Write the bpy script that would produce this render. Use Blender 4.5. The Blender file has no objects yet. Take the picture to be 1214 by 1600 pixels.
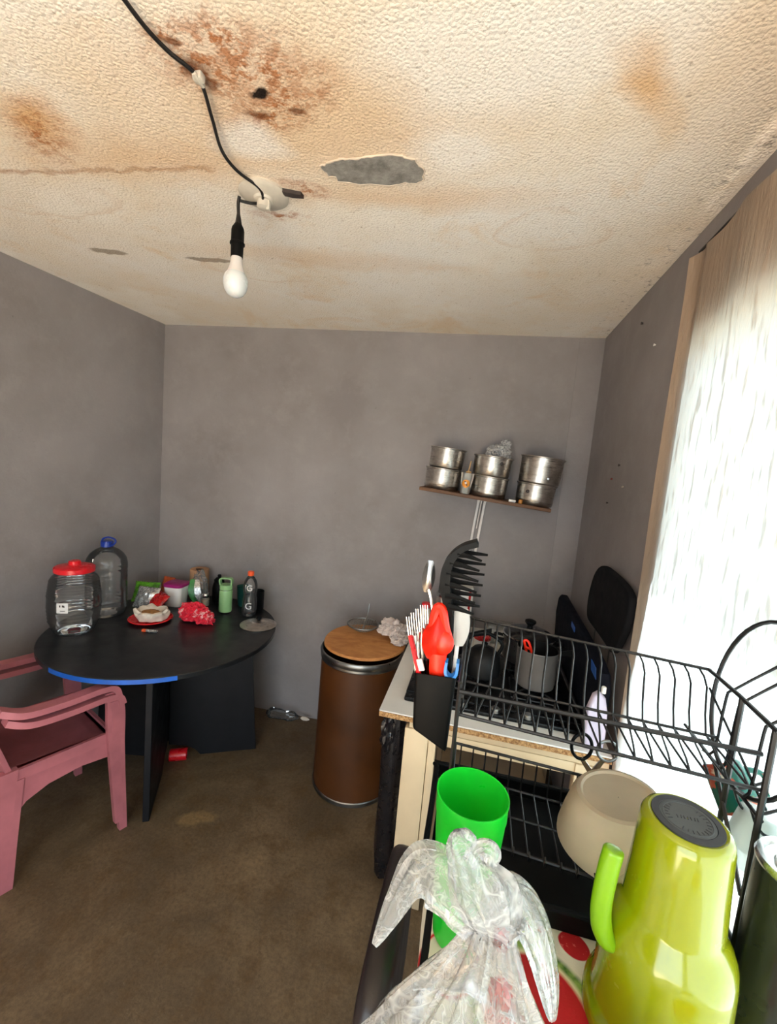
import bpy, bmesh, math, random
from mathutils import Vector, Matrix, noise
random.seed(7)
PI = math.pi
scene = bpy.context.scene
COL = scene.collection

# ------------------------------------------------------------------ camera
FPX, PITCH, ROLL, YAW, CAMZ = 666.2, -0.108214, 0.0855342, 0.20907786, 1.71461
fwd = Vector((-math.sin(YAW), math.cos(YAW), 0)); right = Vector((math.cos(YAW), math.sin(YAW), 0)); up = Vector((0, 0, 1))
f2 = fwd*math.cos(PITCH)+up*math.sin(PITCH); u2 = up*math.cos(PITCH)-fwd*math.sin(PITCH)
r3 = right*math.cos(ROLL)+u2*math.sin(ROLL); u3 = u2*math.cos(ROLL)-right*math.sin(ROLL)
cd = bpy.data.cameras.new('camera'); cam = bpy.data.objects.new('camera', cd); COL.objects.link(cam)
cam.matrix_world = Matrix(((r3.x, u3.x, -f2.x, 0), (r3.y, u3.y, -f2.y, 0), (r3.z, u3.z, -f2.z, CAMZ), (0, 0, 0, 1)))
cd.sensor_fit = 'VERTICAL'; cd.sensor_height = 24; cd.sensor_width = 24*1214/1600
cd.lens = FPX/1600*24; cd.clip_start = 0.02; cd.clip_end = 100
scene.camera = cam
scene.cycles.transparent_max_bounces = 20; scene.cycles.max_bounces = 7; scene.cycles.glossy_bounces = 3; scene.cycles.transmission_bounces = 5

# ------------------------------------------------------------------ world, sun, exposure
w = bpy.data.worlds.new('sky'); scene.world = w; w.use_nodes = True
bg = w.node_tree.nodes['Background']; bg.inputs[0].default_value = (0.80, 0.92, 1.0, 1); bg.inputs[1].default_value = 1.8
sd = bpy.data.lights.new('sun', 'SUN'); sd.energy = 20; sd.angle = 0.02; sd.color = (1, .95, .88)
so = bpy.data.objects.new('sun', sd); COL.objects.link(so)
so.rotation_euler = Vector((-.5, .45, -.75)).to_track_quat('-Z', 'Y').to_euler(); so.location = (3, -3, 5)
vs = scene.view_settings
vs.view_transform = 'Standard'; vs.look = 'None'; vs.gamma = 1; vs.exposure = 1.7; vs.use_curve_mapping = False
def portal(loc, rot, sx, sy):
    l = bpy.data.lights.new('opening_portal', 'AREA'); l.shape = 'RECTANGLE'; l.size = sx; l.size_y = sy
    l.cycles.is_portal = True
    o = bpy.data.objects.new('opening_portal', l); COL.objects.link(o); o.location = loc; o.rotation_euler = rot
portal((.66, .10, 1.42), (0, PI/2, 0), 1.46, 2.68)          # the window in the right wall
portal((-.365, -1.36, 1.15), (PI/2, 0, 0), 1.57, 2.3)        # the doorway behind the viewer

# ------------------------------------------------------------------ materials
def srgb(r, g, b):
    def c(v):
        v /= 255
        return v/12.92 if v <= .04045 else ((v+.055)/1.055)**2.4
    return (c(r), c(g), c(b), 1)
class NT:
    def __init__(s, name):
        s.m = bpy.data.materials.new(name); s.m.use_nodes = True; s.t = s.m.node_tree
        s.p = s.t.nodes['Principled BSDF']; s.out = s.t.nodes['Material Output']; s._c = None
    def n(s, typ, **k):
        x = s.t.nodes.new(typ)
        for a, b in k.items(): setattr(x, a, b)
        return x
    def l(s, a, b): s.t.links.new(a, b)
    def put(s, sock, v):
        if hasattr(v, 'is_output') or isinstance(v, bpy.types.NodeSocket): s.l(v, sock)
        else: sock.default_value = v
    @property
    def co(s):
        if s._c is None: s._c = s.n('ShaderNodeTexCoord').outputs['Object']
        return s._c
    def math(s, op, a, b=0.0, clamp=False):
        x = s.n('ShaderNodeMath', operation=op, use_clamp=clamp); s.put(x.inputs[0], a); s.put(x.inputs[1], b); return x.outputs[0]
    def mapping(s, scale=(1, 1, 1), rot=(0, 0, 0), loc=(0, 0, 0), vec=None):
        x = s.n('ShaderNodeMapping'); x.inputs['Scale'].default_value = scale; x.inputs['Rotation'].default_value = rot; x.inputs['Location'].default_value = loc
        s.l(vec if vec is not None else s.co, x.inputs[0]); return x.outputs[0]
    def noise(s, scale, detail=4, rough=.55, vec=None, dist=0):
        x = s.n('ShaderNodeTexNoise'); x.inputs['Scale'].default_value = scale; x.inputs['Detail'].default_value = detail
        x.inputs['Roughness'].default_value = rough; x.inputs['Distortion'].default_value = dist
        s.l(vec if vec is not None else s.co, x.inputs['Vector']); return x.outputs[0]
    def ramp(s, v, lo, hi, a=0., b=1.):
        x = s.n('ShaderNodeMapRange'); x.clamp = True
        s.put(x.inputs[0], v)
        for i, q in enumerate((lo, hi, a, b)): x.inputs[i+1].default_value = q
        return x.outputs[0]
    def mix(s, f, a, b, blend='MIX'):
        x = s.n('ShaderNodeMix', data_type='RGBA', blend_type=blend); s.put(x.inputs[0], f); s.put(x.inputs[6], a); s.put(x.inputs[7], b); return x.outputs[2]
    def warp(s, amp, scale):
        """object coordinates wobbled by noise"""
        x = s.n('ShaderNodeTexNoise'); x.inputs['Scale'].default_value = scale; x.inputs['Detail'].default_value = 4; s.l(s.co, x.inputs['Vector'])
        a = s.n('ShaderNodeVectorMath', operation='SUBTRACT'); s.l(x.outputs[1], a.inputs[0]); a.inputs[1].default_value = (.5, .5, .5)
        b = s.n('ShaderNodeVectorMath', operation='SCALE'); s.l(a.outputs[0], b.inputs[0]); b.inputs['Scale'].default_value = amp
        c = s.n('ShaderNodeVectorMath', operation='ADD'); s.l(s.co, c.inputs[0]); s.l(b.outputs[0], c.inputs[1]); return c.outputs[0]
    def blob(s, vec, cx, cy, rx, ry, ang=0, soft=.35):
        """1 inside a (rotated) ellipse in xy, falling to 0 over the soft band"""
        m = s.n('ShaderNodeMapping', vector_type='TEXTURE'); m.inputs['Location'].default_value = (cx, cy, 0)
        m.inputs['Rotation'].default_value = (0, 0, ang); m.inputs['Scale'].default_value = (rx, ry, 1); s.l(vec, m.inputs[0])
        k = s.n('ShaderNodeVectorMath', operation='MULTIPLY'); s.l(m.outputs[0], k.inputs[0]); k.inputs[1].default_value = (1, 1, 0)
        d = s.n('ShaderNodeVectorMath', operation='LENGTH'); s.l(k.outputs[0], d.inputs[0])
        return s.ramp(d.outputs['Value'], 1-soft, 1+soft, 1, 0)
    def bump(s, h, strength=.3, dist=.01):
        b = s.n('ShaderNodeBump'); b.inputs['Strength'].default_value = strength; b.inputs['Distance'].default_value = dist
        s.l(h, b.inputs['Height']); s.l(b.outputs[0], s.p.inputs['Normal']); return b.outputs[0]
    def set(s, **k):
        for a, b in k.items(): s.put(s.p.inputs[a.replace('_', ' ')], b)
        return s
def M(name, rgb, rough=.5, metal=0, var=.12, vscale=12, bump=0, bscale=60, spec=.5, sub=0, coat=0):
    t = NT(name); c = srgb(*rgb)
    if var:
        dark = tuple(x*(1-var*2) for x in c[:3])+(1,); lite = tuple(min(1, x*(1+var)) for x in c[:3])+(1,)
        t.set(Base_Color=t.mix(t.ramp(t.noise(vscale, 5), .3, .7), dark, lite))
        t.set(Roughness=t.ramp(t.noise(vscale*2.3, 3), .3, .7, max(.02, rough-.07), min(1, rough+.08)))
    else: t.set(Base_Color=c, Roughness=rough)
    t.set(Metallic=metal)
    t.p.inputs['Specular IOR Level'].default_value = spec
    if coat: t.p.inputs['Coat Weight'].default_value = coat; t.p.inputs['Coat Roughness'].default_value = .06
    if sub: t.p.inputs['Subsurface Weight'].default_value = sub; t.p.inputs['Subsurface Scale'].default_value = .01
    if bump: t.bump(t.noise(bscale, 4), bump, .004)
    return t.m
def clear(name, tint=(.95, .96, .95), milky=.08, gloss=1.0, mcol=(.9, .9, .9), rough=.06, crink=0):
    """thin clear plastic or glass wall: passes light, reflects by Fresnel, slightly milky"""
    t = NT(name); t.t.nodes.remove(t.p)
    tr = t.n('ShaderNodeBsdfTransparent'); tr.inputs[0].default_value = tint+(1,)
    gl = t.n('ShaderNodeBsdfGlossy'); gl.inputs['Roughness'].default_value = rough
    df = t.n('ShaderNodeBsdfDiffuse'); df.inputs[0].default_value = mcol+(1,)
    tl = t.n('ShaderNodeBsdfTranslucent'); tl.inputs[0].default_value = mcol+(1,)
    fr = t.n('ShaderNodeFresnel'); fr.inputs[0].default_value = 1.5
    dm = t.n('ShaderNodeMixShader'); dm.inputs[0].default_value = .45; t.l(df.outputs[0], dm.inputs[1]); t.l(tl.outputs[0], dm.inputs[2])
    m1 = t.n('ShaderNodeMixShader')
    if crink:
        h = t.noise(crink, 3, .6, dist=.8); h2 = t.noise(crink*.37, 3, .6, dist=1.0)
        cr1 = t.ramp(t.math('ABSOLUTE', t.math('SUBTRACT', h, .5)), 0, .035, 1, 0); cr2 = t.ramp(t.math('ABSOLUTE', t.math('SUBTRACT', h2, .5)), 0, .022, 1, 0)
        t.l(t.math('ADD', milky, t.math('MULTIPLY', t.math('MAXIMUM', t.math('MULTIPLY', cr1, .6), cr2), .28), True), m1.inputs[0])
        b = t.n('ShaderNodeBump'); b.inputs['Strength'].default_value = .45; b.inputs['Distance'].default_value = .006; t.l(t.math('ADD', h, h2), b.inputs['Height'])
        for x in (gl, df, fr): t.l(b.outputs[0], x.inputs['Normal'])
    else: m1.inputs[0].default_value = milky
    t.l(tr.outputs[0], m1.inputs[1]); t.l(dm.outputs[0], m1.inputs[2])
    m2 = t.n('ShaderNodeMixShader'); t.l(t.math('MULTIPLY', fr.outputs[0], gloss, True), m2.inputs[0]); t.l(m1.outputs[0], m2.inputs[1]); t.l(gl.outputs[0], m2.inputs[2])
    t.l(m2.outputs[0], t.out.inputs[0]); return t.m

def wall_mat():
    t = NT('grey_wall_paint'); c1 = srgb(150, 145, 146); c2 = srgb(132, 126, 126); c3 = srgb(164, 159, 158)
    a = t.mix(t.ramp(t.noise(1.6, 6, .6), .35, .65), c2, c1)
    a = t.mix(t.ramp(t.noise(7, 6, .7), .5, .75, 0, .35), a, c3)
    a = t.mix(t.ramp(t.noise(34, 3, .6), .72, .78, 0, .35), a, srgb(84, 78, 76))
    t.set(Base_Color=a, Roughness=.62); t.p.inputs['Specular IOR Level'].default_value = .35
    t.bump(t.math('ADD', t.noise(55, 6, .7), t.math('MULTIPLY', t.noise(9, 3), .8)), .16, .008); return t.m
def floor_mat():
    t = NT('worn_cement_floor')
    a = t.mix(t.ramp(t.noise(2.2, 7, .65, dist=.6), .32, .68), srgb(86, 72, 55), srgb(134, 113, 86))
    a = t.mix(t.ramp(t.noise(9, 8, .7), .48, .66, 0, .8), a, srgb(98, 76, 48))
    a = t.mix(t.ramp(t.noise(1.1, 4, .6), .52, .7, 0, .5), a, srgb(60, 51, 45))
    wv = t.warp(.12, 9)
    a = t.mix(t.blob(wv, -1.14, 1.62, .075, .05, .4, .2), a, srgb(142, 118, 82))
    a = t.mix(t.ramp(t.noise(48, 3, .6), .68, .76, 0, .4), a, srgb(142, 130, 112))
    t.set(Base_Color=a, Roughness=t.ramp(t.noise(5, 5), .3, .7, .42, .7)); t.p.inputs['Specular IOR Level'].default_value = .35
    a2 = t.mix(t.ramp(t.noise(70, 6, .75), .4, .7, 0, .55), a, srgb(60, 50, 40)); t.set(Base_Color=a2); t.bump(t.noise(38, 8, .75), .35, .01); return t.m
def ceiling_mat():
    t = NT('stained_plaster_ceiling')
    w1 = t.warp(.16, 5); w2 = t.warp(.07, 16); w3 = t.warp(.03, 34)
    base = t.mix(t.ramp(t.noise(1.7, 6, .6), .36, .64), srgb(246, 243, 238), srgb(241, 230, 213))
    base = t.mix(t.ramp(t.noise(3.1, 7, .66, dist=.8), .56, .74, 0, .5), base, srgb(232, 200, 156))
    base = t.mix(t.ramp(t.noise(2.3, 3, .5, vec=t.mapping(loc=(4, 2, 1))), .56, .66, 0, .7), base, srgb(250, 246, 238))
    for cx, cy, rx, ry, an, st in ((-.62, .98, .30, .2, .3, .4), (-.30, 1.02, .24, .18, .1, .3), (-1.0, 1.1, .3, .08, .1, .5), (-.28, 1.32, .3, .05, .1, .45),
                                   (.22, .98, .12, .03, .9, .75), (.5, .75, .25, .3, 0, .35), (-1.2, .95, .1, .06, -.6, .8), (-.75, 1.65, .4, .06, .2, .3)):
        base = t.mix(t.math('MULTIPLY', t.blob(w1, cx, cy, rx, ry, an, .7), st), base, srgb(222, 176, 118))
    rustn = t.math('MAXIMUM', t.ramp(t.noise(30, 8, .72), .46, .56, .08, .9), t.ramp(t.noise(13, 6, .7), .5, .6, .1, .6))
    for cx, cy, rx, ry, an in ((-.66, .86, .07, .06, .5), (-.58, .80, .05, .035, .2), (-.56, .98, .13, .045, -.35), (-.53, .88, .09, .06, .2), (-1.22, .98, .05, .09, .9), (-.70, .78, .03, .02, 0), (-.74, 1.37, .06, .02, .1), (-.6, 1.25, .06, .025, .5)):
        base = t.mix(t.math('MULTIPLY', t.blob(w2, cx, cy, rx*1.1, ry*1.1, an, .7), rustn), base, srgb(176, 112, 66))
    for cx, cy, rx, ry in ((-.675, .86, .03, .025), (-.60, .985, .03, .012), (-.66, .895, .018, .012), (-.50, .985, .02, .01), (-.68, .80, .014, .012)):
        base = t.mix(t.math('MULTIPLY', t.blob(w3, cx, cy, rx, ry, .3, .4), .8), base, srgb(112, 66, 38))
    base = t.mix(t.blob(w3, -.568, .931, .024, .014, -.3, .25), base, srgb(38, 30, 26))
    for cx, cy, rx, ry, an in ((-1.62, 1.575, .075, .022, .25), (-1.2, 1.66, .1, .02, .18)):
        base = t.mix(t.blob(w3, cx, cy, rx, ry, an, .12), base, srgb(176, 164, 150))
    for cx, cy, rx, ry, an, st in ((.13, 1.52, .17, .12, 0, .4), (-.05, .95, .22, .16, .4, .35), (-1.55, 1.2, .3, .12, .2, .4), (-.95, 1.75, .35, .12, .1, .35)):
        rg_ = t.math('MULTIPLY', t.blob(w1, cx, cy, rx, ry, an, .03), t.math('SUBTRACT', 1, t.blob(w1, cx, cy, rx, ry, an, .2))); base = t.mix(t.math('MULTIPLY', rg_, t.ramp(t.noise(4, 3), .4, .6, 0, st*1.4)), base, srgb(206, 164, 118))
    for cx, cy, rx, ry in ((-.12, .9, .2, .14), (-.66, 1.06, .1, .06), (-.15, 1.14, .12, .07), (.12, .82, .16, .12)):
        base = t.mix(t.math('MULTIPLY', t.blob(w1, cx, cy, rx, ry, .2, .4), .75), base, srgb(248, 246, 242))
    sx = t.n('ShaderNodeSeparateXYZ'); t.l(w2, sx.inputs[0])
    ln = t.math('ABSOLUTE', t.math('SUBTRACT', t.math('ADD', sx.outputs[1], t.math('MULTIPLY', sx.outputs[0], -.06)), 1.19))
    lm = t.math('MULTIPLY', t.ramp(ln, .004, .014, .55, 0), t.ramp(sx.outputs[0], -.86, -.80, 1, 0))
    base = t.mix(lm, base, srgb(178, 128, 82))
    mold = t.math('MULTIPLY', t.ramp(sx.outputs[0], .42, .56), t.ramp(t.noise(30, 5, .7), .56, .66)); base = t.mix(t.math('MULTIPLY', mold, .6), base, srgb(80, 66, 58))
    spk = t.ramp(t.noise(95, 2, .5), .66, .72, 0, .35); base = t.mix(spk, base, srgb(150, 122, 92))
    t.set(Base_Color=base, Roughness=.9); t.p.inputs['Specular IOR Level'].default_value = .15
    v = t.n('ShaderNodeTexVoronoi', feature='F1'); v.inputs['Scale'].default_value = 125; t.l(t.co, v.inputs['Vector'])
    t.bump(t.math('SUBTRACT', t.noise(170, 3, .6), t.math('MULTIPLY', v.outputs[0], .9)), .42, .007); return t.m
def curtain_mat():
    t = NT('crinkled_curtain_fabric'); t.t.nodes.remove(t.p)
    st = t.noise(1, 3, .55, vec=t.mapping((1, 50, 10), (.42, 0, 0)), dist=.2)
    k = t.ramp(st, .54, .64); weave = t.noise(320, 2)
    col = t.mix(k, srgb(206, 178, 152), srgb(226, 200, 176))
    df = t.n('ShaderNodeBsdfDiffuse'); tl = t.n('ShaderNodeBsdfTranslucent')
    t.l(col, df.inputs[0]); t.l(t.mix(k, srgb(150, 168, 176), srgb(114, 128, 134)), tl.inputs[0])
    b = t.n('ShaderNodeBump'); b.inputs['Strength'].default_value = .55; b.inputs['Distance'].default_value = .01; t.l(t.math('ADD', st, t.math('MULTIPLY', weave, .08)), b.inputs['Height'])
    t.l(b.outputs[0], df.inputs['Normal'])
    m = t.n('ShaderNodeMixShader'); m.inputs[0].default_value = .52; t.l(df.outputs[0], m.inputs[1]); t.l(tl.outputs[0], m.inputs[2])
    t.l(m.outputs[0], t.out.inputs[0]); return t.m
def wood_mat(name, c1, c2, sc=(3, 30, 30), rough=.6):
    t = NT(name); t.set(Base_Color=t.mix(t.ramp(t.noise(2, 6, .65, vec=t.mapping(sc), dist=.5), .3, .7), srgb(*c1), srgb(*c2)), Roughness=rough)
    t.bump(t.noise(40, 4), .15, .003); return t.m
def chip_mat():
    t = NT('raw_chipboard_edge'); t.set(Base_Color=t.mix(t.ramp(t.noise(130, 3, .7), .35, .65), srgb(120, 78, 42), srgb(206, 164, 112)), Roughness=.9)
    t.bump(t.noise(150, 3), .5, .004); return t.m
def alu_mat():
    t = NT('brushed_aluminium'); st = t.noise(6, 3, .5, vec=t.mapping((2, 2, 90)))
    t.set(Base_Color=t.mix(t.ramp(t.noise(18, 5, .65), .35, .7), srgb(212, 207, 200), srgb(168, 160, 150)), Metallic=1.0, Roughness=t.ramp(st, .3, .7, .24, .42))
    t.bump(t.noise(30, 3), .06, .003); return t.m
def cloth_print_mat():
    t = NT('tablecloth_fruit_print'); c = t.mix(t.ramp(t.noise(6, 4), .3, .7), srgb(226, 216, 200), srgb(244, 238, 226))
    v = t.warp(.004, 30); red = srgb(196, 22, 30); seeds = t.ramp(t.noise(150, 2), .62, .68, 0, .7)
    redt = t.mix(seeds, red, srgb(238, 120, 110))
    def disc(cx, cy, r, ry=None, a=0): return t.blob(v, cx, cy, r, ry or r, a, .04)
    def ring(cx, cy, r, th): return t.math('MULTIPLY', disc(cx, cy, r), t.math('SUBTRACT', 1, disc(cx, cy, r-th)))
    green = t.mix(t.ramp(t.noise(1, 2, .5, vec=t.mapping((60, 60, 60))), .4, .6), srgb(66, 112, 40), srgb(150, 180, 90))
    for cx, cy, r in ((.150, .56, .092), (.34, .32, .09), (.05, .18, .09), (.40, .0, .09), (.08, -.15, .09)):
        c = t.mix(disc(cx, cy, r), c, green); c = t.mix(disc(cx, cy, r-.012), c, srgb(236, 226, 190)); c = t.mix(disc(cx, cy, r-.018), c, red)
    for cx, cy, r, ry, a in ((.163, .688, .026, .017, .2), (.222, .668, .024, .02, -.4), (.32, .47, .03, .02, .5), (.20, .30, .03, .02, .1), (.25, .1, .03, .02, .7)):
        c = t.mix(disc(cx, cy, r, ry, a), c, redt)
    for cx, cy, r in ((.025, .585, .044), (.3, .2, .05), (.02, .36, .04)): c = t.mix(ring(cx, cy, r, .005), c, red)
    t.set(Base_Color=c, Roughness=.75); t.bump(t.noise(420, 2), .25, .002); return t.m
def floral_mat():
    t = NT('teal_floral_glaze'); v = t.noise(22, 3, .6)
    c = t.mix(t.ramp(t.noise(30, 2), .54, .58), srgb(18, 96, 84), srgb(196, 92, 72)); c = t.mix(t.ramp(v, .6, .64), c, srgb(236, 224, 206)); c = t.mix(t.ramp(v, .36, .32), c, srgb(96, 128, 60))
    t.set(Base_Color=c, Roughness=.2); return t.m
def rag_print_mat():
    t = NT('red_white_printed_cloth'); v = t.noise(24, 4, .6, dist=1)
    t.set(Base_Color=t.mix(t.ramp(v, .56, .62), srgb(226, 34, 60), srgb(244, 178, 178)), Roughness=.8); return t.m

MT = dict(
 wall=wall_mat(), floor=floor_mat(), ceil=ceiling_mat(), curtain=curtain_mat(), chip=chip_mat(), alu=alu_mat(), clothprint=cloth_print_mat(), floral=floral_mat(), ragprint=rag_print_mat(),
 black=M('black_plastic', (8, 9, 10), .5, spec=.14), wire=M('black_coated_wire', (20, 18, 19), .42, var=.05), tabletop=M('black_painted_board', (24, 27, 30), .36, var=.18, vscale=6, bump=.05),
 panel=M('black_panel_paint', (15, 16, 21), .55, spec=.3, var=.15, vscale=5), blue=M('blue_edge_band', (26, 96, 196), .4), vinyl=M('dark_vinyl', (34, 27, 28), .36, var=.1, bump=.1, bscale=200),
 pink=M('faded_pink_plastic', (178, 106, 114), .46, var=.12, vscale=7, bump=.05), red=M('red_plastic', (222, 22, 36), .3, var=.05), bluecap=M('blue_cap_plastic', (22, 54, 150), .35),
 pet=clear('clear_pet_plastic', (.96, .97, .97), .06, 1.0), glass=clear('clear_glass', (.94, .96, .95), .04, 1.3), frosted=clear('frosted_plastic', (.9, .93, .9), .55, .7, (.9, .92, .9), .3),
 bag=clear('crumpled_film', (.98, .98, .98), .26, 1.5, (.98, .98, .97), .24, 34), bagmilky=clear('cloudy_film', (.95, .95, .95), .55, 1.2, (.9, .89, .88), .25, 60), filmbag=clear('thin_clear_film', (.96, .97, .96), .10, 1.3, (.95, .95, .94), .15, 60),
 drum=M('brown_fibre_drum', (80, 43, 11), .48, var=.2, vscale=3, bump=.08), steel=M('dull_steel', (150, 152, 152), .34, 1, var=.15), chrome=M('chrome_steel', (210, 210, 208), .2, 1, var=.06),
 wood=wood_mat('orange_board', (168, 104, 52), (206, 146, 84), (5, 14, 14)), shelfwood=wood_mat('dark_shelf_board', (70, 46, 32), (122, 84, 56)), pine=wood_mat('light_wood', (190, 146, 96), (214, 176, 126)),
 white=M('white_laminate', (226, 224, 220), .4, var=.05, vscale=5), cream=M('cream_paint', (222, 200, 164), .45, var=.06, vscale=4), whiteplastic=M('white_plastic', (236, 234, 230), .35, var=.03), enamel=M('bracket_white', (222, 218, 216), .4, var=.06),
 green=M('green_translucent_cup', (22, 214, 52), .34, var=.02, sub=.25), lime=M('lime_gloss_plastic', (142, 150, 3), .2, var=.03, coat=.7), limehandle=M('lime_matte_handle', (120, 166, 10), .36, var=.03), rubber=M('grey_rubber_pad', (74, 78, 80), .6, var=.08), rubberdark=M('dark_rubber_ring', (48, 49, 54), .55),
 beige=M('beige_plastic', (240, 222, 196), .5, var=.05, sub=.1), mint=M('mint_green_coating', (140, 186, 128), .4, var=.04), orange=M('orange_cap', (240, 92, 44), .4), purple=M('purple_lid', (160, 26, 112), .4), kraft=M('brown_kraft_paper', (172, 132, 98), .8, var=.08, vscale=30),
 packgreen=M('green_foil_pack', (96, 176, 40), .3, var=.35, vscale=40, bump=.3), packred=M('red_foil_pack', (196, 26, 28), .26, var=.3, vscale=40, bump=.3), packsilver=M('silver_foil_pack', (196, 196, 194), .25, .7, var=.25, vscale=40, bump=.4), packorange=M('orange_foil_pack', (190, 84, 40), .35, var=.25, vscale=40, bump=.3), packdark=M('dark_green_pack', (52, 130, 62), .3, var=.3, vscale=30, bump=.2),
 paper=M('crumpled_white_paper', (232, 220, 204), .85, var=.08, vscale=30, bump=.3), bread=M('toasted_bread', (176, 124, 72), .85, var=.25, vscale=50, bump=.4), rag=M('grey_white_rag', (206, 192, 186), .9, var=.1, vscale=26, bump=.3, bscale=160),
 redsil=M('orange_red_silicone', (244, 44, 18), .32, var=.04), bluehandle=M('bright_blue_plastic', (40, 132, 214), .35), hob=M('black_hob_enamel', (12, 12, 13), .3, spec=.3, var=.1), pan=M('grey_nonstick_outside', (128, 124, 122), .36, .5, var=.06), paninner=M('black_nonstick', (11, 11, 12), .5, spec=.25),
 navy=M('dark_navy_fabric', (13, 16, 27), .85, spec=.15, var=.15, vscale=14, bump=.2, bscale=240), bluepatch=M('blue_label', (30, 86, 170), .5), padblack=M('black_padding', (18, 19, 22), .8, spec=.15, var=.12, bump=.15, bscale=180), lilac=M('pale_lilac_plastic', (200, 192, 214), .45, var=.05),
 darkglass=M('smoked_dark_jug', (40, 44, 36), .22, .3, var=.2, vscale=8), stickerorange=M('orange_sticker', (236, 152, 44), .5), stickerwhite=M('white_sticker', (232, 230, 228), .5), ink=M('dark_print', (60, 52, 50), .6), tealpl=M('dark_teal_plastic', (20, 70, 62), .4), cablewhite=M('old_white_plastic', (206, 200, 188), .5), bulb=M('opal_bulb', (214, 220, 224), .25, var=.02, sub=.2), cord=M('black_cord', (22, 20, 20), .55), palepink=M('pale_pink_plastic', (234, 208, 198), .4, var=.03), trash=M('black_bin_film', (22, 20, 24), .3, var=.2, vscale=20, bump=.6, bscale=30), ground=M('pale_yard_ground', (196, 180, 158), .9, var=.15), plaster=M('outside_plaster', (214, 204, 190), .9, var=.1), aqua=M('aqua_plastic', (140, 214, 214), .4), salt=M('pale_powder', (224, 208, 190), .8), amber=M('amber_block', (196, 128, 52), .5))

# ------------------------------------------------------------------ geometry helpers
def B(): return bmesh.new()
def finish(name, bm, mat, parent=None, smooth=40):
    bmesh.ops.recalc_face_normals(bm, faces=bm.faces[:])
    me = bpy.data.meshes.new(name); bm.to_mesh(me); bm.free()
    mats = mat if isinstance(mat, (list, tuple)) else [mat]
    for m in mats: me.materials.append(MT[m] if isinstance(m, str) else m)
    for p in me.polygons: p.use_smooth = True
    me.set_sharp_from_angle(angle=math.radians(smooth))
    o = bpy.data.objects.new(name, me); COL.objects.link(o)
    if parent is not None: o.parent = parent
    return o
def part(name, bm, mat, parent, local=True, smooth=40, label=None):
    """local=False: bm is in world coordinates, moved into the frame of its thing"""
    if not local:
        r = parent
        mw = Matrix.LocRotScale(r.location, r.rotation_euler, r.scale)
        if r.parent: mw = Matrix.LocRotScale(r.parent.location, r.parent.rotation_euler, r.parent.scale) @ mw
        bmesh.ops.transform(bm, matrix=mw.inverted(), verts=bm.verts[:])
    o = finish(name, bm, mat, parent, smooth)
    if label: o['label'] = label
    return o
def tag(o, label, cat, group=None):
    o['label'] = label; o['category'] = cat
    if group: o['group'] = group
    return o
def thing(name, label, cat, loc=(0, 0, 0), rot=(0, 0, 0), group=None):
    o = bpy.data.objects.new(name, None); COL.objects.link(o); o.location = loc; o.rotation_euler = rot; o.empty_display_size = .05
    return tag(o, label, cat, group)
def struct(name, bm, mat, smooth=40):
    o = finish(name, bm, mat, None, smooth); o['kind'] = 'structure'; return o
def box(bm, x0, y0, z0, x1, y1, z1, bev=0, seg=2, mi=0):
    n0 = len(bm.faces)
    vs_ = [bm.verts.new(p) for p in ((x0, y0, z0), (x1, y0, z0), (x1, y1, z0), (x0, y1, z0), (x0, y0, z1), (x1, y0, z1), (x1, y1, z1), (x0, y1, z1))]
    fs = [bm.faces.new([vs_[i] for i in q]) for q in ((3, 2, 1, 0), (4, 5, 6, 7), (0, 1, 5, 4), (1, 2, 6, 5), (2, 3, 7, 6), (3, 0, 4, 7))]
    for f in fs: f.material_index = mi
    if bev:
        es = list({e for f in fs for e in f.edges}); bmesh.ops.bevel(bm, geom=es, offset=bev, segments=seg, affect='EDGES', profile=.5)
    return bm
def lathe(bm, prof, seg=40, c=(0, 0, 0), cap0=True, cap1=True, rf=None, mi=0):
    rings = []
    for r, z in prof:
        ring = []
        for i in range(seg):
            a = 2*PI*i/seg; rr = r*(rf(a, z) if rf else 1)
            ring.append(bm.verts.new((c[0]+rr*math.cos(a), c[1]+rr*math.sin(a), c[2]+z)))
        rings.append(ring)
    for a, b in zip(rings, rings[1:]):
        for i in range(seg):
            f = bm.faces.new((a[i], a[(i+1) % seg], b[(i+1) % seg], b[i])); f.material_index = mi
    if cap0: bm.faces.new(rings[0][::-1]).material_index = mi
    if cap1: bm.faces.new(rings[-1]).material_index = mi
    return bm
def catmull(pts, n=6, closed=False):
    P = [Vector(p) for p in pts]; out = []
    N = len(P)
    for i in range(N if closed else N-1):
        if closed: a, b, c, d = P[(i-1) % N], P[i], P[(i+1) % N], P[(i+2) % N]
        else: a, b, c, d = P[max(i-1, 0)], P[i], P[i+1], P[min(i+2, N-1)]
        for k in range(n):
            t = k/n; out.append(.5*((2*b)+(c-a)*t+(2*a-5*b+4*c-d)*t*t+(3*b-a-3*c+d)*t**3))
    if not closed: out.append(P[-1])
    return out
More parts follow.
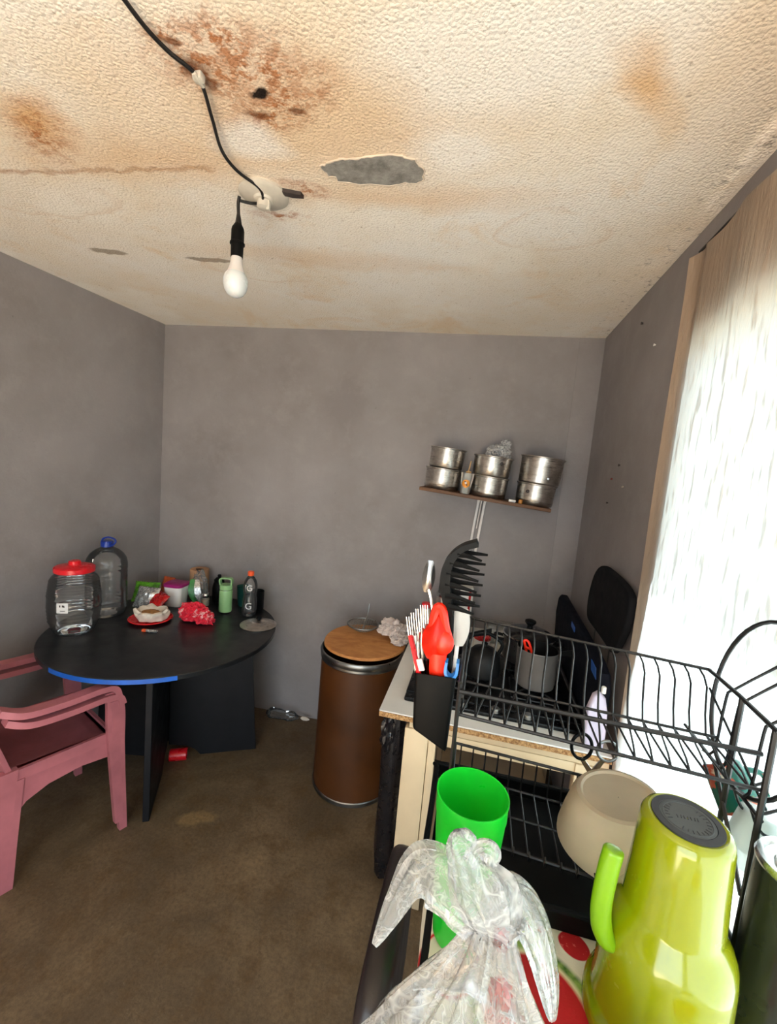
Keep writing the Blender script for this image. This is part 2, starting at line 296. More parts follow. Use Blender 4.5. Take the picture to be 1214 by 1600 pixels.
def tube(bm, pts, r, seg=8, closed=False, flat=1.0, mi=0):
    """round tube along pts; r number or list; parallel-transport frames; flat squashes the second axis"""
    P = [Vector(p) for p in pts]; n = len(P); rs = r if isinstance(r, (list, tuple)) else [r]*n
    T = []
    for i in range(n):
        a = P[(i-1) % n] if (closed or i > 0) else P[i]; b = P[(i+1) % n] if (closed or i < n-1) else P[i]
        d = b-a; T.append(d.normalized() if d.length > 1e-9 else Vector((0, 0, 1)))
    ref = Vector((0, 1, 0)) if abs(T[0].y) < .9 else Vector((1, 0, 0))
    u = (ref-T[0]*ref.dot(T[0])).normalized(); rings = []
    for i in range(n):
        u = (u-T[i]*u.dot(T[i])); u = u.normalized() if u.length > 1e-6 else T[i].orthogonal().normalized()
        v = T[i].cross(u)
        rings.append([bm.verts.new(P[i]+(u*math.cos(2*PI*k/seg)*flat+v*math.sin(2*PI*k/seg))*rs[i]) for k in range(seg)])
    pr = list(zip(rings, rings[1:]))+([(rings[-1], rings[0])] if closed else [])
    for a, b in pr:
        for k in range(seg): bm.faces.new((a[k], a[(k+1) % seg], b[(k+1) % seg], b[k])).material_index = mi
    if not closed: bm.faces.new(rings[0][::-1]).material_index = mi; bm.faces.new(rings[-1]).material_index = mi
    return bm
def band(bm, pts, side, w, t):
    """rectangular strip swept along pts: width w along side, thickness t across"""
    P = [Vector(p) for p in pts]; S = Vector(side).normalized(); n = len(P); rings = []
    ws = w if isinstance(w, (list, tuple)) else [w]*n; ts = t if isinstance(t, (list, tuple)) else [t]*n
    for i in range(n):
        d = (P[min(i+1, n-1)]-P[max(i-1, 0)]).normalized(); nn = d.cross(S).normalized()
        rings.append([bm.verts.new(P[i]+S*a*ws[i]/2+nn*b*ts[i]/2) for a, b in ((-1, -1), (1, -1), (1, 1), (-1, 1))])
    for a, b in zip(rings, rings[1:]):
        for k in range(4): bm.faces.new((a[k], a[(k+1) % 4], b[(k+1) % 4], b[k]))
    bm.faces.new(rings[0][::-1]); bm.faces.new(rings[-1]); return bm
def prism(bm, poly, axis, a0, a1, bev=0, seg=2):
    """polygon in the plane across axis ('x': (y,z), 'y': (x,z), 'z': (x,y)), extruded from a0 to a1"""
    f = {'x': lambda p, a: (a, p[0], p[1]), 'y': lambda p, a: (p[0], a, p[1]), 'z': lambda p, a: (p[0], p[1], a)}[axis]
    lo = [bm.verts.new(f(p, a0)) for p in poly]; hi = [bm.verts.new(f(p, a1)) for p in poly]; n = len(poly)
    F = [bm.faces.new(lo), bm.faces.new(hi[::-1])]
    for i in range(n): F.append(bm.faces.new((lo[i], hi[i], hi[(i+1) % n], lo[(i+1) % n])))
    if bev:
        bmesh.ops.recalc_face_normals(bm, faces=F)
        es = list({e for g in F[:2] for e in g.edges}); bmesh.ops.bevel(bm, geom=es, offset=bev, segments=seg, affect='EDGES', profile=.5)
    return bm
def grid(bm, nu, nv, fn):
    V = [[bm.verts.new(fn(i/nu, j/nv)) for j in range(nv+1)] for i in range(nu+1)]
    for i in range(nu):
        for j in range(nv): bm.faces.new((V[i][j], V[i+1][j], V[i+1][j+1], V[i][j+1]))
    return V
def crumple(bm, c, size, seed, sub=4, amp=.3, freq=3.2, floor=None):
    """crumpled lump: a noise-folded sphere"""
    r = bmesh.ops.create_icosphere(bm, subdivisions=sub, radius=1)
    o = Vector((seed*3.1, seed*1.7, seed*.9))
    for v in r['verts']:
        d = v.co.normalized()
        k = 1+amp*(noise.noise(d*freq+o)*1.1-abs(noise.noise(d*freq*2.1+o))*1.1+.35*noise.noise(d*freq*4.6+o))
        q = Vector((d.x*size[0]*k, d.y*size[1]*k, d.z*size[2]*k))
        if floor is not None and q.z < floor: q.z = floor+(q.z-floor)*.04
        v.co = q+Vector(c)
    return bm
def ang(n): return [2*PI*i/n for i in range(n)]
def text_part(name, body, size, mat, parent, loc, rot, bend=None, extrude=.0004):
    c = bpy.data.curves.new(name, 'FONT'); c.body = body; c.size = size; c.extrude = extrude; c.align_x = 'CENTER'; c.align_y = 'CENTER'
    o = bpy.data.objects.new(name, c); COL.objects.link(o)
    me = bpy.data.meshes.new_from_object(o.evaluated_get(bpy.context.evaluated_depsgraph_get()))
    bpy.data.objects.remove(o); me.name = name
    if bend:
        for v in me.vertices:
            a = v.co.x/bend; z = v.co.z; v.co.x = (bend+z)*math.sin(a); v.co.z = (bend+z)*math.cos(a)-bend
    me.materials.clear(); me.materials.append(MT[mat]); n = bpy.data.objects.new(name, me); COL.objects.link(n); n.parent = parent; n.location = loc; n.rotation_euler = rot
    return n

# ------------------------------------------------------------------ the room
H = 2.5
bm = B(); box(bm, -2.6, -1.6, -.12, .75, 2.9, 0); struct('floor', bm, 'floor')
bm = B(); box(bm, -2.6, -1.6, H, .75, 2.9, H+.12); struct('ceiling', bm, 'ceil')
bm = B(); prism(bm, [(-2.35, 2.482), (.74, 2.6025), (.74, 2.75), (-2.35, 2.75)], 'z', -.02, H+.02); struct('wall_back', bm, 'wall')
bm = B(); prism(bm, [(-2.109, 2.6), (-2.325, -1.45), (-2.5, -1.45), (-2.5, 2.6)], 'z', -.02, H+.02); struct('wall_left', bm, 'wall')
RX, WY0, WY1, WZ0, WZ1 = .57, -1.22, 1.425, .70, 2.13  # unseen near end runs past the curtain, added to brighten the left wall
bm = B()
box(bm, RX, -1.45, -.02, RX+.14, 2.7, WZ0); box(bm, RX, -1.45, WZ1, RX+.14, 2.7, H+.02); box(bm, RX, WY1, WZ0, RX+.14, 2.7, WZ1); box(bm, RX, -1.45, WZ0, RX+.14, WY0, WZ1)
wr = struct('wall_right', bm, 'wall')
for y, z, r, m in ((1.985, 2.378, .006, 'ink'), (1.80, 2.24, .005, 'stickerwhite'), (2.02, 1.80, .005, 'ink'), (1.93, 1.71, .004, 'salt'), (2.1, 1.74, .004, 'packred'), (2.12, 1.63, .004, 'ink')):
    b = B(); lathe(b, [(r*.6, 0), (r*.6, .004), (r, .005), (r, .007)], 8); bmesh.ops.rotate(b, verts=b.verts[:], matrix=Matrix.Rotation(-PI/2, 3, 'Y')); bmesh.ops.translate(b, verts=b.verts[:], vec=(RX, y, z))
    finish('nail', b, m, wr)
bm = B(); box(bm, -2.4, -1.45, -.02, -1.15, -1.3, H+.02); box(bm, .42, -1.45, -.02, .72, -1.3, H+.02); box(bm, -1.15, -1.45, 2.3, .42, -1.3, H+.02); struct('wall_front', bm, 'wall')
bm = B(); box(bm, .44, 2.587, 0, .572, 2.63, H, .004); struct('trim_1', bm, 'wall')
bm = B()
for a in ((WY0, WZ0, WY0+.04, WZ1), (WY1-.04, WZ0, WY1, WZ1), (WY0, WZ0, WY1, WZ0+.04), (WY0, WZ1-.04, WY1, WZ1)): box(bm, RX+.06, a[0], a[1], RX+.1, a[2], a[3])
wn = struct('window_1', bm, 'whiteplastic')
bm = B(); box(bm, -8, -9, -.3, 9, 9, -.13); struct('ground', bm, 'ground')  # unseen ground outside, put in pale to bounce sunlight indoors
bm = B(); box(bm, RX+.14, -1.5, H-.12, RX+.62, 2.8, H-.04); struct('roof_eave', bm, 'plaster')

# ------------------------------------------------------------------ curtain
cu = thing('curtain', 'peach crinkled curtain covering the bright window on the right wall', 'curtain', (.53, .5, .35))
def cfn(u, v):
    y = -.62+2.105*u; z = .35+2.05*v
    x = .528+.004*math.sin(y*26)+.005*math.sin(y*9+1.2*v)+.004*noise.noise(Vector((y*5, z*2, 3)))
    e = max(0, (u-.955)/.045); x += .016*math.sin(e*PI)-.012*e*e; y += -.006*e*(1-v)*2+.008*math.sin(z*5)*e
    z += -.012*abs(math.sin(y*13))*(v > .97)
    return (x, y, z)
bm = B(); grid(bm, 200, 60, cfn); part('fabric', bm, 'curtain', cu, False, 80)
bm = B(); tube(bm, [(.542, -.9, 2.43), (.542, .4, 2.415), (.546, 1.47, 2.408), (.566, 1.50, 2.41)], .004, 6); part('hanging_wire', bm, 'cord', cu, False)

# ------------------------------------------------------------------ ceiling: cable, rose, bulb
cb = thing('ceiling_cable', 'black electric cable running loosely across the stained ceiling', 'cable', (-.7, .9, H))
pts = [(-.66, .30, H-.012), (-.69, .55, H-.012), (-.702, .722, H-.014), (-.695, .80, H-.012), (-.671, .866, H-.012), (-.705, .96, H-.014), (-.745, 1.06, H-.016), (-.75, 1.14, H-.014), (-.725, 1.215, H-.014), (-.735, 1.25, H-.03), (-.775, 1.262, H-.026), (-.802, 1.24, H-.03)]
bm = B(); tube(bm, catmull(pts, 6), .0042, 8); part('cable', bm, 'cord', cb, False)
bm = B(); box(bm, -.682, .858, H-.018, -.660, .876, H-.001, .004); box(bm, -.676, .85, H-.019, -.666, .884, H-.010, .003); part('cable_clip', bm, 'cablewhite', cb, False)
cr = thing('ceiling_rose', 'chipped white ceiling rose beside the hanging bulb', 'ceiling rose', (-.735, 1.258, H))
bm = B(); lathe(bm, [(.072, 0), (.074, -.008), (.066, -.014), (.03, -.018), (.026, -.024)], 36); part('plate', bm, 'cablewhite', cr)
bm = B(); lathe(bm, [(.018, -.016), (.019, -.042), (.012, -.046)], 20); box(bm, .012, -.006, -.05, .022, .006, -.016, .002); part('terminal', bm, 'cablewhite', cr)
bm = B(); prism(bm, [(.07, -.02), (.12, .0), (.122, .018), (.09, .012), (.066, .0)], 'z', -.012, -.002); part('broken_bracket', bm, 'ink', cr)
lb = thing('hanging_bulb', 'unlit white bulb in a black socket hanging from its cord', 'light bulb', (-.803, 1.236, H))
bm = B(); tube(bm, catmull([(0, 0, -.02), (-.004, .002, -.04), (0, 0, -.075), (.001, 0, -.1)], 5), [.005]*10+[.006, .007, .008, .009, .010, .011], 8); part('cord', bm, 'cord', lb)
bm = B(); lathe(bm, [(.010, -.098), (.017, -.11), (.019, -.118), (.019, -.15), (.022, -.153), (.022, -.158), (.0185, -.161), (.018, -.195)], 24); part('socket', bm, 'black', lb)
bm = B(); lathe(bm, [(.016, -.193), (.017, -.205), (.0195, -.218), (.0245, -.236), (.0275, -.241)], 28); part('bulb_base', bm, 'enamel', lb)
bm = B(); lathe(bm, [(.0270, -.240), (.0330, -.248), (.0360, -.260), (.0360, -.274), (.0325, -.290), (.025, -.302), (.014, -.309), (.004, -.311)], 28); part('globe', bm, 'bulb', lb)
# spalled plaster: the exposed concrete patch sits in a broken rim
t_ = NT('bare_concrete'); t_.set(Base_Color=t_.mix(t_.ramp(t_.noise(20, 7, .7), .35, .65), srgb(112, 110, 106), srgb(166, 164, 160)), Roughness=.9); t_.bump(t_.noise(60, 6, .7), .5, .006)
base = [(-.498, 1.20), (-.46, 1.232), (-.38, 1.246), (-.30, 1.248), (-.252, 1.242), (-.240, 1.222), (-.243, 1.185), (-.262, 1.157), (-.31, 1.137), (-.365, 1.138), (-.41, 1.142), (-.45, 1.14), (-.49, 1.15), (-.515, 1.17)]
edge = [p+Vector((noise.noise(Vector((p.x*70, p.y*70, 0)))*.012, noise.noise(Vector((p.x*70, p.y*70, 5)))*.012*(1 if p.y > 1.16 else .35), 0)) for p in catmull([(x, y, 0) for x, y in base], 5, True)]
bm = B(); prism(bm, [(p.x, p.y) for p in edge], 'z', H-.0025, H+.01); o = finish('exposed_concrete', bm, t_.m, bpy.data.objects['ceiling'])
bm = B(); tube(bm, [(p.x, p.y, H-.001) for p in edge], [.0028+.0022*noise.noise(Vector((i*.7, 0, 0))) for i in range(len(edge))], 6, True); finish('plaster_rim', bm, 'salt', bpy.data.objects['ceiling'])

# ------------------------------------------------------------------ round table
TC = Vector((-1.563, 1.928, 0)); TZ = .75
tb = thing('round_table', 'black round table on flat panel legs in the room corner', 'table', TC)
bm = B(); lathe(bm, [(.556, TZ-.024), (.560, TZ-.022), (.560, TZ-.003), (.557, TZ)], 96); part('tabletop', bm, 'tabletop', tb)
a0, a1 = math.radians(-104), math.radians(-47)
bm = B(); n = 30
R0 = .5615
vs0 = [(R0*math.cos(a0+(a1-a0)*i/n), R0*math.sin(a0+(a1-a0)*i/n)) for i in range(n+1)]; vs1 = [(x*.994, y*.994) for x, y in vs0]
prism(bm, vs0+vs1[::-1], 'z', TZ-.023, TZ-.003); part('blue_edge_strip', bm, 'blue', tb, label='worn blue edge strip on the front rim')
def leg_panel(a, L, top, notch=True):
    b = B(); z1 = TZ-.024
    poly = [(.02, z1), (top, z1), (L, .0), (L-.30 if L > .42 else L-.27, 0)]
    if notch: poly += [(L-.33, .035), (L-.37, .06), (.02, .075)]
    else: poly += [(.02, .0)]
    prism(b, poly, 'y', -.014, .014, .002, 1); bmesh.ops.rotate(b, verts=b.verts[:], matrix=Matrix.Rotation(a, 3, 'Z'))
    part('leg_panel', b, 'panel', tb)
leg_panel(math.radians(-60), .45, .44); leg_panel(math.radians(28), .485, .43); leg_panel(math.radians(120), .44, .40); leg_panel(math.radians(-168), .38, .34)

# ------------------------------------------------------------------ stacked pink armchairs
def armchair(loc, rz, label):
    t = thing('plastic_armchair', label, 'chair', loc, (0, 0, rz), 'stacked pink plastic armchairs')
    def seatf(u, v):
        x = (-.215+.43*u); y = -.14+.355*v
        x *= 1-.1*(1-v); z = .425-.03*math.sin(PI*u)*math.sin(PI*min(1, v*1.1))+.012*(v > .93)*-1
        return (x, y, z)
    b = B(); grid(b, 16, 16, seatf); bmesh.ops.solidify(b, geom=b.faces[:], thickness=.012); part('seat', b, 'pink', t, smooth=50)
    for s in (-1, 1):
        b = B()      # front leg runs up past the seat to carry the arm
        band(b, catmull([(s*.250, .232, 0), (s*.244, .222, .2), (s*.238, .212, .42), (s*.243, .208, .56), (s*.245, .198, .622)], 5), (0, 1, 0), [.030+.022*min(1, i/12) for i in range(21)], .026); part('leg', b, 'pink', t)
        b = B(); band(b, catmull([(s*.222, -.165, 0), (s*.220, -.155, .2), (s*.218, -.140, .43)], 5), (0, 1, 0), [.040+.03*i/10 for i in range(11)], .030); part('leg', b, 'pink', t)
        b = B(); band(b, catmull([(s*.245, .222, .60), (s*.245, .208, .636), (s*.246, .16, .648), (s*.250, .03, .646), (s*.246, -.09, .652), (s*.228, -.16, .68)], 6), (1, 0, .0), [.050]*31, .024); part('armrest', b, 'pink', t)
        b = B(); prism(b, [(.212, .425), (-.15, .425), (-.15, .24), (-.135, .29), (-.10, .33), (-.03, .36), (.08, .372), (.18, .36), (.212, .34)], 'x', s*.222-.007, s*.222+.007); part('side_apron', b, 'pink', t)
    b = B(); prism(b, [(-.235, .425), (.235, .425), (.235, .35), (.15, .375), (-.15, .375), (-.235, .35)], 'y', .205, .218); part('front_apron', b, 'pink', t)
    b = B()
    def backf(u, v):
        x = (-.225+.45*u)*(1-.06*v); return (x, -.14-.11*v-.03*math.sin(PI*u), .43+.40*v-.02*(2*u-1)**2*v)
    grid(b, 18, 10, backf)
    dl = [f for f in b.faces if .5 < f.calc_center_median().z < .78 and int((f.calc_center_median().x+.225)/.025) % 3 == 1 and abs(f.calc_center_median().x) < .2]
    bmesh.ops.delete(b, geom=dl, context='FACES'); bmesh.ops.solidify(b, geom=b.faces[:], thickness=.012); part('backrest', b, 'pink', t, smooth=50)
    return t
armchair((-1.734, 1.368, 0), -.40, 'faded pink plastic armchair tucked under the table, lower of the stacked pair')
armchair((-1.741, 1.352, .044), -.40, 'faded pink plastic armchair tucked under the table, upper of the stacked pair')

# ------------------------------------------------------------------ things on the round table
def ribs(r0, r1, z0, z1, n, d): 
    out = []
    for i in range(n*4+1):
        k = i/(n*4); out.append((r0+(r1-r0)*k+d*math.cos(k*n*2*PI), z0+(z1-z0)*k))
    return out
j = thing('plastic_jar', 'large clear ribbed jar with a red screw lid on the round table', 'jar', (-1.925, 1.70, TZ))
bm = B(); lathe(bm, [(.001, .004), (.075, .004), (.086, .012), (.098, .04), (.106, .065)]+ribs(.106, .112, .07, .14, 4, .0030)+[(.113, .16), (.112, .19)]+ribs(.111, .102, .2, .27, 5, .0030)+[(.094, .29), (.082, .302), (.079, .306), (.079, .318)], 48, cap0=False, cap1=False)
jb = part('jar_body', bm, 'pet', j, smooth=60)
bm = B(); lathe(bm, [(.084, .312), (.086, .314), (.086, .334), (.080, .339), (.030, .343), (.026, .347), (.026, .362), (.022, .366)], 48); part('lid', bm, 'red', j)
bm = B()
def stk(u, v): a = math.radians(-78)+.42*u; r = .1145+.001; return (r*math.cos(a), r*math.sin(a), .135+.05*v)
grid(bm, 8, 2, stk); st = part('sticker', bm, 'stickerwhite', j)
bm = B()
for a, z, wd in ((-72, .165, .05), (-66, .165, .06), (-62.5, .163, .03), (-70, .145, .18)):
    grid(bm, 3, 1, lambda u, v: ((.1162)*math.cos(math.radians(a)+wd*u), .1162*math.sin(math.radians(a)+wd*u), z+(.010 if wd < .1 else .003)*v))
part('sticker_print', bm, 'ink', st)
g = thing('water_bottle', 'big clear water bottle with a blue handled cap behind the red lidded jar', 'bottle', (-1.985, 1.945, TZ))
bm = B(); lathe(bm, [(.001, .006), (.08, .004), (.092, .012), (.1, .03)]+ribs(.1, .1, .05, .11, 3, .0015)+[(.1, .15), (.1, .21)]+ribs(.1, .1, .22, .27, 2, .0015)+[(.1, .30), (.095, .325), (.08, .35), (.055, .372), (.034, .383), (.026, .388), (.026, .396)], 48, cap0=False, cap1=False); part('bottle_body', bm, 'pet', g, smooth=60)
bm = B(); lathe(bm, [(.030, .388), (.030, .416), (.027, .42)], 28, rf=lambda a, z: 1+.02*math.cos(18*a)); c = part('cap', bm, 'bluecap', g)
bm = B(); tube(bm, catmull([(-.028, -.006, .412), (-.026, 0, .428), (.004, .002, .440), (.044, .0, .436), (.058, -.002, .424), (.05, -.004, .408), (.028, -.006, .398)], 5), .005, 8); part('cap_handle', bm, 'bluecap', c)

def pouch(name, label, mat, loc, rz, w_, h_, d_, tilt, seed):
    """pillow packet with crimped ends and wrinkled film"""
    t = thing(name, label, 'packet', loc, (0, 0, rz))
    ct, sn = math.cos(tilt), math.sin(tilt)
    b = B()
    for s in (-1, 1):
        def fn(u, v):
            x = (u-.5)*w_*(1-.06*math.sin(PI*v)); zz = v*h_
            th = d_/2*(max(0, math.sin(PI*v)))**.55*(max(0, math.sin(PI*u)))**.45
            th *= 1+.35*noise.noise(Vector((u*5+seed, v*5, s*3))); q = s*th+.004*noise.noise(Vector((u*9, v*9+seed, 1)))*math.sin(PI*v)
            if v < .06 or v > .94: zz += .003*math.cos(u*60)
            return (x, q*ct-zz*-sn, zz*ct-q*sn+d_*.5*sn+.002)
        grid(b, 22, 18, fn)
    bmesh.ops.remove_doubles(b, verts=b.verts[:], dist=.0012)
    part('film', b, mat, t, smooth=60); return t
pouch('snack_packet', 'bright green foil packet leaning at the back of the round table', 'packgreen', (-1.925, 2.15, TZ), .25, .15, .125, .06, .45, 1)
pouch('snack_packet', 'silver and clear packet in front of the green foil packet', 'packsilver', (-1.86, 2.075, TZ), .1, .14, .125, .05, .5, 2)
pouch('snack_packet', 'orange brown packet behind the red packet, left of the purple lid', 'packorange', (-1.875, 2.265, TZ), -.1, .09, .14, .05, .3, 3)
pouch('snack_packet', 'shiny red packet lying between the plate and the purple lidded tub', 'packred', (-1.805, 2.07, TZ), -.5, .15, .11, .055, .8, 4)
bx_ = thing('food_tub', 'white square tub with a purple lid on the round table', 'container', (-1.765, 2.235, TZ), (0, 0, .12))
def sq(a, z): c_, s_ = abs(math.cos(a)), abs(math.sin(a)); return 1/((c_**5+s_**5)**.2)
bm = B(); lathe(bm, [(.046, 0), (.049, .004), (.057, .125), (.057, .13)], 48, rf=sq); part('tub', bm, 'whiteplastic', bx_)
bm = B(); lathe(bm, [(.0595, .122), (.0605, .126), (.0605, .138), (.057, .141)], 48, rf=sq); part('lid', bm, 'purple', bx_)
rl = thing('kraft_paper_roll', 'brown kraft paper roll standing in the corner of the table', 'paper roll', (-1.735, 2.41, TZ))
bm = B(); lathe(bm, [(.024, .19), (.055, .192), (.058, .188), (.058, .004), (.055, 0), (.024, 0)], 40, cap0=False, cap1=False); part('roll', bm, 'kraft', rl)
bm = B(); lathe(bm, [(.021, .185), (.024, .187), (.024, .003), (.021, .003)], 28, cap0=False, cap1=False); part('core', bm, 'shelfwood', rl)
pb = thing('plastic_food_bag', 'clear bag with green packaging leaning on the brown paper roll', 'plastic bag', (-1.66, 2.31, TZ))
bm = B(); crumple(bm, (-.01, .02, .10), (.055, .03, .11), 5, 4, .22, 3, floor=-.096); part('film', bm, 'filmbag', pb, smooth=25)
bm = B(); band(bm, catmull([(-.045, .0, .15), (-.035, -.022, .10), (-.02, -.026, .05), (-.005, -.018, .01)], 6), (1, .4, 0), [.03+.02*math.sin(i/18*PI) for i in range(19)], .004); part('green_label', bm, 'packdark', pb)
bm = B(); band(bm, catmull([(-.012, -.004, .155), (.004, -.026, .11), (.02, -.03, .055), (.035, -.02, .012)], 6), (1, .4, 0), [.02+.02*math.sin(i/18*PI) for i in range(19)], .006); part('silver_label', bm, 'packsilver', pb)
sj = thing('spice_jar', 'tiny glass jar of pale powder with a steel lid', 'jar', (-1.60, 2.29, TZ))
bm = B(); lathe(bm, [(.022, .002), (.025, .006), (.025, .052), (.020, .06)], 24, cap0=False, cap1=False); part('glass', bm, 'glass', sj)
bm = B(); lathe(bm, [(.022, .004), (.0235, .008), (.0235, .042)], 24); part('powder', bm, 'salt', sj)
bm = B(); lathe(bm, [(.022, .058), (.023, .06), (.023, .076), (.018, .082), (.006, .084)], 24); part('lid', bm, 'chrome', sj)
bc = thing('black_carafe', 'small black lidded carafe behind the tiny spice jar', 'carafe', (-1.585, 2.405, TZ))
bm = B(); lathe(bm, [(.036, 0), (.04, .006), (.041, .09), (.034, .12), (.028, .13)], 32); part('body', bm, 'black', bc)
bm = B(); lathe(bm, [(.031, .128), (.032, .142), (.02, .155), (.01, .158), (.012, .17), (.008, .176)], 28); part('lid', bm, 'black', bc)
bm = B(); tube(bm, catmull([(.036, -.012, .115), (.066, -.02, .11), (.07, -.022, .06), (.04, -.014, .03)], 6), .006, 8, flat=.7); part('handle', bm, 'steel', bc)
th = thing('insulated_bottle', 'mint green insulated bottle with a carry loop lid', 'bottle', (-1.425, 2.235, TZ), (0, 0, .25))
bm = B(); lathe(bm, [(.030, .012), (.036, .014), (.0375, .02), (.0375, .135), (.035, .146)], 36); part('body', bm, 'mint', th)
bm = B(); lathe(bm, [(.026, 0), (.028, .002), (.030, .016)], 36); part('steel_foot', bm, 'chrome', th)
bm = B(); lathe(bm, [(.0345, .144), (.0345, .149)], 36); part('steel_ring', bm, 'chrome', th)
bm = B(); lathe(bm, [(.036, .149), (.0365, .152), (.0365, .174), (.033, .178)], 36); l_ = part('lid', bm, 'mint', th)
bm = B(); band(bm, catmull([(-.030, 0, .172), (-.036, 0, .195), (-.032, 0, .212), (0, 0, .216), (.028, 0, .214), (.034, 0, .196), (.030, 0, .172)], 5), (0, 1, 0), .03, .007); part('carry_loop', bm, 'mint', l_)
tc = thing('teal_cup', 'dark teal cup behind the mint green bottle', 'cup', (-1.405, 2.40, TZ))
bm = B(); lathe(bm, [(.03, 0), (.034, .005), (.042, .125), (.0435, .127), (.0405, .125), (.032, .008), (.001, .006)], 28, cap1=False); part('body', bm, 'tealpl', tc)
mg = thing('black_mug', 'black mug standing behind the orange capped bottle', 'mug', (-1.295, 2.375, TZ))
bm = B(); lathe(bm, [(.038, 0), (.041, .004), (.042, .118), (.040, .12), (.038, .116), (.037, .01), (.001, .008)], 32, cap1=False); part('body', bm, 'black', mg)
bm = B(); tube(bm, catmull([(-.038, -.02, .098), (-.062, -.035, .095), (-.072, -.04, .06), (-.058, -.032, .03), (-.037, -.02, .028)], 6), .006, 8, flat=.7); part('handle', bm, 'black', mg)
gb = thing('sports_drink_bottle', 'empty clear drink bottle with an orange cap', 'bottle', (-1.282, 2.262, TZ))
bm = B(); lathe(bm, [(.001, .006), (.032, .001), (.040, .008), (.042, .03), (.042, .10), (.0385, .118), (.037, .13), (.040, .145), (.042, .16), (.041, .19), (.035, .215), (.022, .236), (.014, .245), (.0135, .255)], 40, cap0=False, cap1=False); part('bottle_body', bm, 'pet', gb, smooth=60)
bm = B(); lathe(bm, [(.0175, .246), (.0185, .248), (.0185, .268), (.015, .272)], 24, rf=lambda a, z: 1+.025*math.cos(16*a)); part('cap', bm, 'orange', gb)
av = math.atan2(-2.262, 1.282)
def onbody(a, r, z): return (r*math.cos(a), r*math.sin(a), z)
text_part('letter_print', 'G', .05, 'stickerwhite', gb, onbody(av-.1, .0425, .178), (PI/2, 0, av-.1+PI/2), .0425)
text_part('letter_print', 'G', .056, 'stickerwhite', gb, onbody(av-.15, .0427, .068), (PI/2, 0, av-.15+PI/2), .0427)
pl = thing('pot_cover', 'aluminium saucepan lid with a black knob at the table edge', 'lid', (-1.155, 2.148, TZ))
bm = B(); lathe(bm, [(.086, 0), (.1, .001), (.101, .005), (.094, .008), (.07, .018), (.03, .026), (.002, .028)], 48, cap0=False); part('lid_disc', bm, 'alu', pl)
bm = B(); lathe(bm, [(.008, .026), (.008, .034), (.015, .038), (.015, .048), (.010, .051)], 20); part('knob', bm, 'black', pl)
rp = thing('red_plate', 'red plastic plate under the crumpled bread bag', 'plate', (-1.715, 1.972, TZ))
bm = B(); lathe(bm, [(.08, 0), (.085, .003), (.108, .012), (.112, .014), (.108, .016), (.082, .007), (.001, .005)], 48, cap1=False); part('dish', bm, 'red', rp)
bb = thing('bread_bag', 'crumpled white bag with bread on the red plate', 'food', (-1.712, 1.975, TZ+.008))
bm = B()
def bagf(u, v):
    a = 2*PI*u; k = noise.noise(Vector((math.cos(a)*2.5, math.sin(a)*2.5, v*3))); r = (.078+.012*math.sin(v*PI)-.035*max(0, v-.6)/.4)*(1+.2*k); return (r*math.cos(a), r*.85*math.sin(a), .003+.05*math.sin(min(1, v*1.25)*PI/2)*(1+.35*k)-.03*max(0, v-.75)/.25)
grid(bm, 48, 16, bagf); bmesh.ops.remove_doubles(bm, verts=bm.verts[:], dist=.0004); part('wrapper', bm, 'paper', bb, smooth=30)
bm = B(); crumple(bm, (0, -.005, .033), (.058, .04, .018), 9, 3, .15); part('bread', bm, 'bread', bb)
mk = thing('battery', 'orange tipped battery lying in front of the red plate', 'battery', (-1.60, 1.832, TZ+.008), (0, PI/2, .22))
bm = B(); lathe(bm, [(.0075, -.018), (.008, -.016), (.008, .04), (.004, .041), (.004, .043)], 20); part('body', bm, 'packsilver', mk)
bm = B(); lathe(bm, [(.006, -.038), (.0082, -.036), (.0082, -.016)], 20); part('tip', bm, 'orange', mk)
rc = thing('printed_cloth', 'crumpled red and white printed cloth on the round table', 'cloth', (-1.487, 2.07, TZ+.04))
bm = B(); crumple(bm, (-.03, 0, .005), (.085, .06, .058), 12, 5, .3, 2.6, floor=-.038); crumple(bm, (.055, -.02, -.008), (.055, .045, .045), 14, 4, .4, 3, floor=-.03); part('folds', bm, 'ragprint', rc, smooth=35)

# ------------------------------------------------------------------ drum and its things
dr = thing('fibre_drum', 'tall brown fibre drum with a grey steel rim by the back wall', 'drum', (-.525, 2.11, 0))
bm = B(); lathe(bm, [(.208, .008), (.212, .012), (.212, .735), (.208, .735), (.207, .02), (.001, .02)], 72, cap1=False); part('body', bm, 'drum', dr)
bm = B(); lathe(bm, [(.213, 0), (.217, .002), (.217, .02), (.213, .024), (.209, .02)], 72, cap0=False, cap1=False); part('base_hoop', bm, 'steel', dr)
bm = B(); lathe(bm, [(.2115, .70), (.216, .703), (.2175, .709), (.215, .715), (.2165, .72), (.219, .728), (.220, .738), (.217, .747), (.212, .75), (.207, .747), (.206, .73)], 72, cap0=False, cap1=False); part('rim_hoop', bm, 'steel', dr)
bl = thing('wooden_board', 'round orange brown board lying askew on the drum', 'board', (-.522, 2.128, .770), (.045, -.02, 0))
pp = [(.216*math.cos(a)*(1+.02*math.cos(3*a)), .2*math.sin(a)*(1+.02*math.cos(2*a+1))) for a in ang(56)]
bm = B(); prism(bm, pp, 'z', -.006, .010, .002, 1); part('board', bm, 'wood', bl)
sv = thing('wire_strainer', 'round wire mesh strainer lying on the wooden board', 'strainer', (-.560, 2.225, .784))
bm = B(); tube(bm, [(.088*math.cos(a), .088*math.sin(a), .045) for a in ang(40)], .004, 8, True); part('ring', bm, 'steel', sv)
bm = B()
